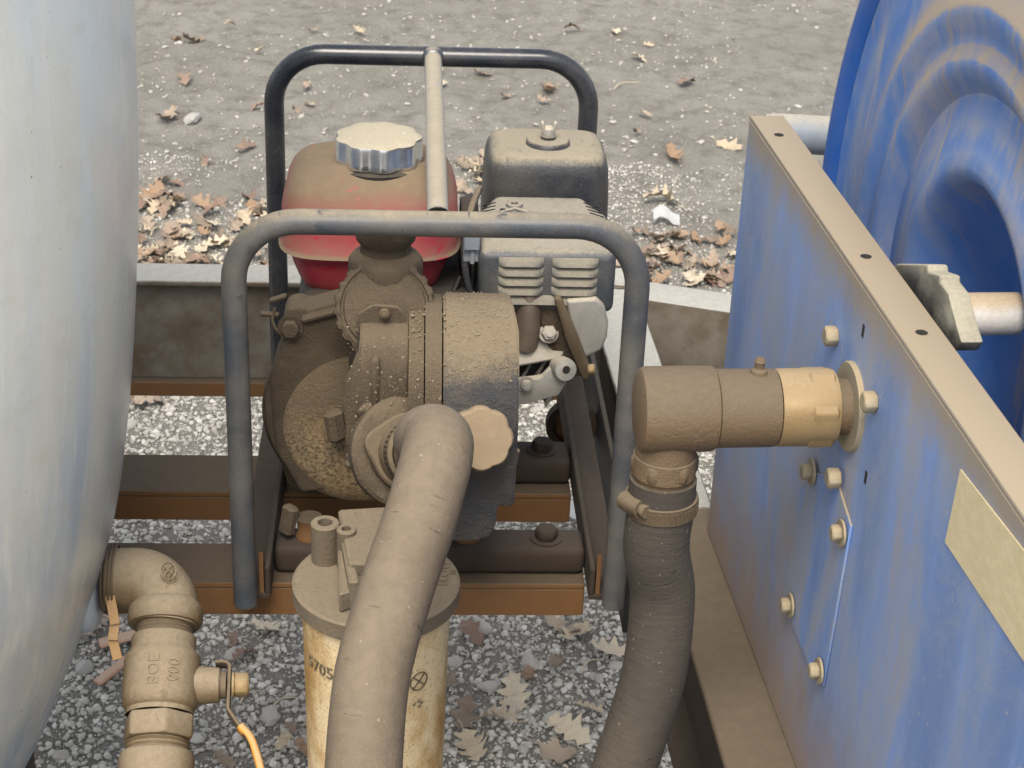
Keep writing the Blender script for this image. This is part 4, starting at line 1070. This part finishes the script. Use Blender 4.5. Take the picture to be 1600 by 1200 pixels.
def f(bm):
    for i in range(44):
        box(bm, .0270, .0278, -.0006, .0006, -.0035, .0035, 0, 1, mcl @ Matrix.Rotation(2 * PI * i / 44, 4, 'Z'))
part('clamp_thread', 'fit', HC, f)
def f(bm):
    c = PD(992, 790, (cz - CAM).dot(fwd) - .012); ax = V((.5, -.85, .12))
    rev(bm, [(0, -.013), (.0072, -.013), (.0078, 0), (.0075, .009), (0, .009)], frame(c, ax), 18)
    prism(bm, hexpts(.0062), .006, frame(c + V(ax).normalized() * .009, ax), .0008); box(bm, -.012, .012, -.003, .009, -.005, .005, .002, 1, Matrix.Translation(c + V((.006, .004, -.003))))
part('clamp_screw', 'fit', HC, f)

# ================================================================== hose reel
RL = thing('hose_reel', 'blue steel hose reel with dusty side panel and big round disc', 'hose reel', tuple(PO))
pdir = V((PN.y, -PN.x, 0))                                      # towards the camera along the panel
ZTP = .9855
def pan(u, z, off=0.0): return V((PO.x, PO.y, 0)) + pdir * u + PN * off + V((0, 0, z))
pm = Matrix(((pdir.x, 0, PN.x, PO.x), (pdir.y, 0, PN.y, PO.y), (0, 1, 0, 0), (0, 0, 0, 1)))     # local x along, y up, z outwards (away from pump)
def uv(px, py): q = PP(px, py) - PO; return q.dot(pdir), q.z + PO.z
U1 = .95
def f(bm):
    box(bm, -.004, U1, .551, ZTP - .004, 0, .004, .0008, 1, pm)
    box(bm, -.004, U1, .551, .555, .0045, .055, .0008, 1, pm)
SP = part('side_panel', 'panel', RL, f)
def f(bm): box(bm, -.004, U1, ZTP - .0038, ZTP, 0, .031, .0012, 2, pm)
TFL = part('top_flange', 'panel', SP, f)
def hole(px, py):
    p = PZ(px, py, ZTP)
    def f(bm): rev(bm, [(.0042, .0004), (0, .0004)], Matrix.Translation(p), 20)
    part('flange_hole', 'hole', TFL, f)
for q in ((1217, 211), (1353, 401), (1440, 520)): hole(*q)
# patch plate
pts = [uv(x, y) for x, y in ((1262, 735), (1310, 745), (1334, 822), (1290, 1072), (1272, 1050), (1228, 940))]
def f(bm): prism(bm, pts, -.002, pm @ Matrix.Translation((0, 0, -.0004)), .0004)
PT = part('patch_plate', 'patch', SP, f)
pb = bolt_mesh(.0068, .0065, .0105, 0, 'zinc')
nb = bolt_mesh(.0082, .009, 0, 0, 'zinc')
for px, py in ((1263, 737), (1310, 833), (1230, 946), (1275, 1048)):
    inst('bolt', pb, SP, frame(PP(px + 6, py, -.0036), -PN))
for px, py in ((1303, 525), (1307, 747), (1364, 628)):
    inst('bolt', nb, SP, frame(PP(px + 4, py, -.0002 if py != 747 else -.0036), -PN))
def sl(px, py, h):
    def f(bm):
        u, z = uv(px, py); box(bm, u - .0022, u + .0022, z - h, z + h, -.0005, .002, .0004, 1, pm)
    part('panel_slot', 'hole', SP, f)
sl(1349, 517, .005); sl(1353, 746, .005)
pts_t = [uv(x, y) for x, y in ((1503, 733), (1700, 985), (1700, 1180), (1479, 847))]
def f(bm): prism(bm, pts_t, -.0008, pm @ Matrix.Translation((0, 0, -.0003)))
part('tape_strip', 'tape', SP, f)
# disc
DO = .105
dc = PP(1497, 556, DO); md = Matrix(((PN.x, pdir.x, 0, dc.x), (PN.y, pdir.y, 0, dc.y), (0, 0, 1, dc.z), (0, 0, 0, 1)))
rp = [PP(1340, 78, DO), PP(1312, 170, DO), PP(1365, 0, DO), PP(1295, 250, DO)]
RD = sum((q - dc).length for q in rp) / 4
mdr = md @ Matrix(((0, 0, -1, 0), (1, 0, 0, 0), (0, -1, 0, 0), (0, 0, 0, 1)))         # local z of rev -> -PN (towards the pump)
prof = [(0, -.062), (.07, -.060), (.105, -.048), (.122, -.028), (.132, -.006), (.138, .002), (.146, .004), (.156, .001), (.180, -.004), (.200, -.006), (.208, .000), (.216, .006), (.226, .007), (.236, .003), (.246, .004), (.256, .009), (.268, .009), (.280, .002), (.30, .0), (RD - .055, -.002), (RD - .03, -.003), (RD - .020, .0)]
def f(bm): rev(bm, prof, mdr, 128)
bm = bmesh.new(); f(bm); DI = obj('reel_disc', bm, 'disc', RL, 40)
# disc texture needs its own centre: shift the origin
off = dc - root_loc(RL); DI.data.transform(Matrix.Translation(-off)); rotm = md.to_3x3().to_4x4(); DI.data.transform(rotm.inverted()); DI.matrix_local = Matrix.Translation(off) @ rotm
def f(bm): rev(bm, [(RD - .0205, .0002), (RD - .016, .006), (RD - .006, .010), (RD, .009), (RD + .003, .003), (RD + .002, -.008), (RD - .004, -.012), (RD - .02, -.006)], mdr, 128)
part('disc_rim', 'rim', RL, f, 60)
# far disc and drum of the reel behind
def f(bm):
    rev(bm, [(.13, -.055), (.13, -.36)], mdr, 64); rev(bm, [(0, -.362), (RD, -.362), (RD, -.372), (0, -.372)], mdr, 96)
part('drum', 'rim', RL, f, 40)
# shaft with lever knob
sa, sb = PP(1590, 490, .085), PP(1500, 487, .035)
shd = (V((PN.x, PN.y, 0)) * -1)
def f(bm):
    c = PP(1585, 490, DO); rev(bm, [(.006, -.075), (.006, -.003), (.0145, -.003), (.0152, -.002), (.0152, .052), (0, .052)], frame(c, -PN), 32)
SHF = part('shaft', 'whitepipe', RL, f)
def f(bm):
    o0 = PP(1490, 480, .058)
    pts = [PP(x, y, .058) for x, y in ((1421, 416), (1432, 412), (1482, 413), (1484, 424), (1502, 430), (1502, 440), (1516, 458), (1530, 510), (1538, 535), (1530, 547), (1500, 548), (1478, 515), (1450, 455), (1424, 440))]
    m = frame(pts[0], -PN); mi = m.inverted(); prism(bm, [((mi @ q).x, (mi @ q).y) for q in pts], .016, m, .0035, 2)
part('brake_knob', 'whiteknob', SHF, f, 40)
# arm behind the far end of the panel
def f(bm):
    sweep(bm, catmull([PY(1196, 209, .30), PY(1215, 208, .30), PY(1240, 209, .30), PY(1330, 214, .30), PY(1480, 220, .30)], 6), .0195, 24)
part('cross_tube', 'arm', RL, f, 60)

# ================================================================== white tank
TP = [(1.55, -.236), (1.35, -.229), (1.14, -.2275), (1.068, -.229), (.993, -.232), (.925, -.2365), (.83, -.246), (.76, -.2555), (.698, -.267), (.612, -.292), (.549, -.316), (.493, -.339), (.447, -.366), (.415, -.41), (.40, -.47), (.395, -.60)]
RT = .42; TC = V((-.214 - RT, -.10, 0))
WT = thing('water_tank', 'large milky white plastic tank with streaks and dark specks on the left', 'tank', (TC.x, TC.y, .395))
def f(bm):
    pts = catmull([V((RT + (x + .214), 0, z)) for z, x in TP], 6)
    rev(bm, [(.001, 1.60), (.2, 1.60)] + [(p.x, p.z) for p in pts] + [(.05, .394), (0, .394)], Matrix.Translation(TC), 128)
part('tank_wall', 'tank', WT, f, 60)
ec = PD(262, 905, 1.5); eo = V((-.30, ec.y - .012, ec.z - .004))
def f(bm): rev(bm, [(.034, -.055), (.044, -.02), (.046, -.004), (.044, .004), (.036, .0085), (.03, .009), (0, .009)], frame(V((PD(150, 905, 1.5).x - .004, ec.y, ec.z)), (1, 0, 0)), 48)
part('outlet_boss', 'tank', WT, f, 50)
# cradle the tank stands on
CR = thing('tank_cradle', 'rusty steel cradle under the white tank', 'tank cradle', (TC.x, TC.y, .36))
def f(bm):
    for y in (-.35, .15): box(bm, -.95, -.42, y - .03, y + .03, .33, .3935, .002, 1)
    for x in (-.93, -.44):
        for y in (-.35, .15): box(bm, x - .02, x + .02, y - .02, y + .02, -.01, .3298, .002, 1)
part('cradle_bar', 'rustdark', CR, f)
# ---- elbow
va = V((.012, -.80, -.60)).normalized()
EL = thing('pipe_elbow', 'dust covered iron pipe elbow screwed into the white tank', 'pipe elbow', tuple(ec))
e0 = V((PD(172, 905, 1.5).x, ec.y, ec.z)); ctr = V((ec.x, ec.y, ec.z))
def f(bm):
    Rb = .030; n_ = 12; pts = [e0 + V((.0005, 0, 0)), e0 + V((.012, 0, 0))]
    s = V((1, 0, 0)); arcp = fillet([e0 + V((.012, 0, 0)), ctr + V((.002, 0, 0)), ctr + va * .042], .030, 12)
    pts += arcp[1:]
    rr = [.0262 + .001 * min(1, i / 6) for i in range(len(pts))]
    sweep(bm, pts, rr, 36)
    rev(bm, [(.026, .020), (.0295, .024), (.0312, .028), (.0312, .038), (.0298, .041), (.024, .0415), (.023, .036)], frame(ctr, va), 44)
EBO = part('elbow_body', 'elbow', EL, f, 60)
def f(bm):
    for i in range(4): rev(bm, [(.0283, .001 + i * .003), (.0293, .002 + i * .003), (.0283, .003 + i * .003)], frame(e0 + V((-.005, 0, 0)), (1, 0, 0)), 32)
part('thread', 'fit', EBO, f)
def f(bm):
    c = PD(263, 893, 1.468); n_ = (CAM - c).normalized(); m = frame(c - n_ * .0005, n_ + V((0, 0, .3)))
    for i in range(24):
        a0, a1 = 2 * PI * i / 24, 2 * PI * (i + 1) / 24; bar(bm, m @ V((.0062 * math.cos(a0), .0075 * math.sin(a0), 0)), m @ V((.0062 * math.cos(a1), .0075 * math.sin(a1), 0)), .0011, .0014, bev=0)
    for a, b_ in (((-.004, -.004), (.003, .005)), ((-.003, .004), (.004, -.003)), ((0, -.005), (.004, 0))): bar(bm, m @ V((*a, 0)), m @ V((*b_, 0)), .0011, .0014, bev=0)
part('cast_mark', 'elbow', EBO, f)
def f(bm):
    for x, y, x2, y2 in ((171, 925, 180, 975), (180, 972, 176, 1000), (176, 998, 184, 1030)):
        bar(bm, PD(x, y, 1.475), PD(x2, y2, 1.47), .008, .0012, up=tuple(-fwd), bev=0)
part('seal_tape', 'tapeteflon', EL, f)
# ---- ball valve
BV = thing('ball_valve', 'tan dust coated ball valve with lever hanging from the tank elbow', 'valve', tuple(ctr + va * .1))
vm = frame(ctr, va)
def f(bm): rev(bm, [(.0232, .0417), (.0240, .043), (.0230, .0445), (.0240, .046), (.0230, .0475), (.0240, .049), (.0235, .0505)], vm, 36)
part('thread', 'fit', BV, f, 20)
def f(bm):
    rev(bm, [(.022, .0507), (.0258, .0512), (.0268, .053), (.0268, .063), (.0280, .065), (.0308, .069), (.0316, .073), (.0316, .103), (.0306, .110), (.0285, .113), (.0275, .114), (.0275, .118)], vm, 48)
VB = part('valve_body', 'elbow', BV, f, 40)
def f(bm):
    prism(bm, [(1.13 * x, 1.13 * y) for x, y in hexpts(.0265)], .021, vm @ Matrix.Translation((0, 0, .1182)) @ Matrix.Rotation(.25, 4, 'Z'), .003, 2)
part('end_hex', 'elbow', BV, f)
def f(bm): rev(bm, [(.0235, .1394), (.0265, .141), (.0245, .143), (.0265, .145), (.0250, .147), (.0290, .150), (.0305, .154), (.0305, .18), (.027, .20), (.027, .30)], vm, 40)
part('end_union', 'elbow', BV, f, 30)
sc_ = ctr + va * .093; sx = V((1, .05, -.02)).normalized(); sm = frame(sc_, sx)
def f(bm): rev(bm, [(.016, .025), (.0155, .034), (.0145, .047), (.0135, .048), (0, .048)], sm, 28)
part('stem_boss', 'elbow', BV, f)
def f(bm): rev(bm, [(.0115, .0482), (.0115, .053), (0, .053)], sm, 24)
part('packing_ring', 'fit', BV, f)
dn = va
def strap(bm, pts, side, wd_, th):
    prev = None; n_ = len(pts)
    for i, p in enumerate(pts):
        tg = (pts[min(i + 1, n_ - 1)] - pts[max(i - 1, 0)]).normalized(); nn = tg.cross(side).normalized()
        c = wd_ * .5; q = [bm.verts.new(p + side * a + nn * b_) for a, b_ in ((-c, -th * .3), (-c * .8, -th * .5), (c * .8, -th * .5), (c, -th * .3), (c, th * .3), (c * .8, th * .5), (-c * .8, th * .5), (-c, th * .3))]
        if prev:
            for k in range(8): bm.faces.new((prev[k], q[k], q[(k + 1) % 8], prev[(k + 1) % 8]))
        else: bm.faces.new(q[::-1])
        prev = q
    bm.faces.new(prev)
hside = sx.cross(dn).normalized(); hbase = sc_ + sx * .0555
def f(bm): strap(bm, fillet([hbase - dn * .018 - sx * .012, hbase - dn * .018, hbase + dn * .022, hbase + dn * .045 + sx * .016, hbase + dn * .06 + sx * .024], .005, 6), hside, .017, .0034)
HD = part('handle', 'fit', BV, f, 50)
def f(bm): strap(bm, catmull([hbase + dn * .036 + sx * .0105, hbase + dn * .05 + sx * .021, hbase + dn * .085 + sx * .031, hbase + dn * .13 + sx * .034, hbase + dn * .20 + sx * .036], 8), hside, .0195, .0062)
part('handle_grip', 'handle', HD, f, 60, label='orange yellow plastic grip')
inst('nut', bolt_mesh(.0105, .0115, .011, 0, 'brass'), BV, frame(sc_ + sx * .0578, sx))
def vwrap(ang0, h0):
    def wfn(c):
        R_ = .0316; a = ang0 - c.y / R_; h = h0 - c.x; rr = R_ + c.z + .0001
        return vm @ V((rr * math.cos(a), rr * math.sin(a), h))
    return wfn
cl = vm.inverted() @ CAM; a_view = math.atan2(cl.y, cl.x)
obj('cast_lettering', text_bm('BOE', .0135, None, .0011, vwrap(a_view + .26, .088)), 'elbow', VB)
obj('cast_lettering', text_bm('600', .0135, None, .0011, vwrap(a_view - .26, .088)), 'elbow', VB)
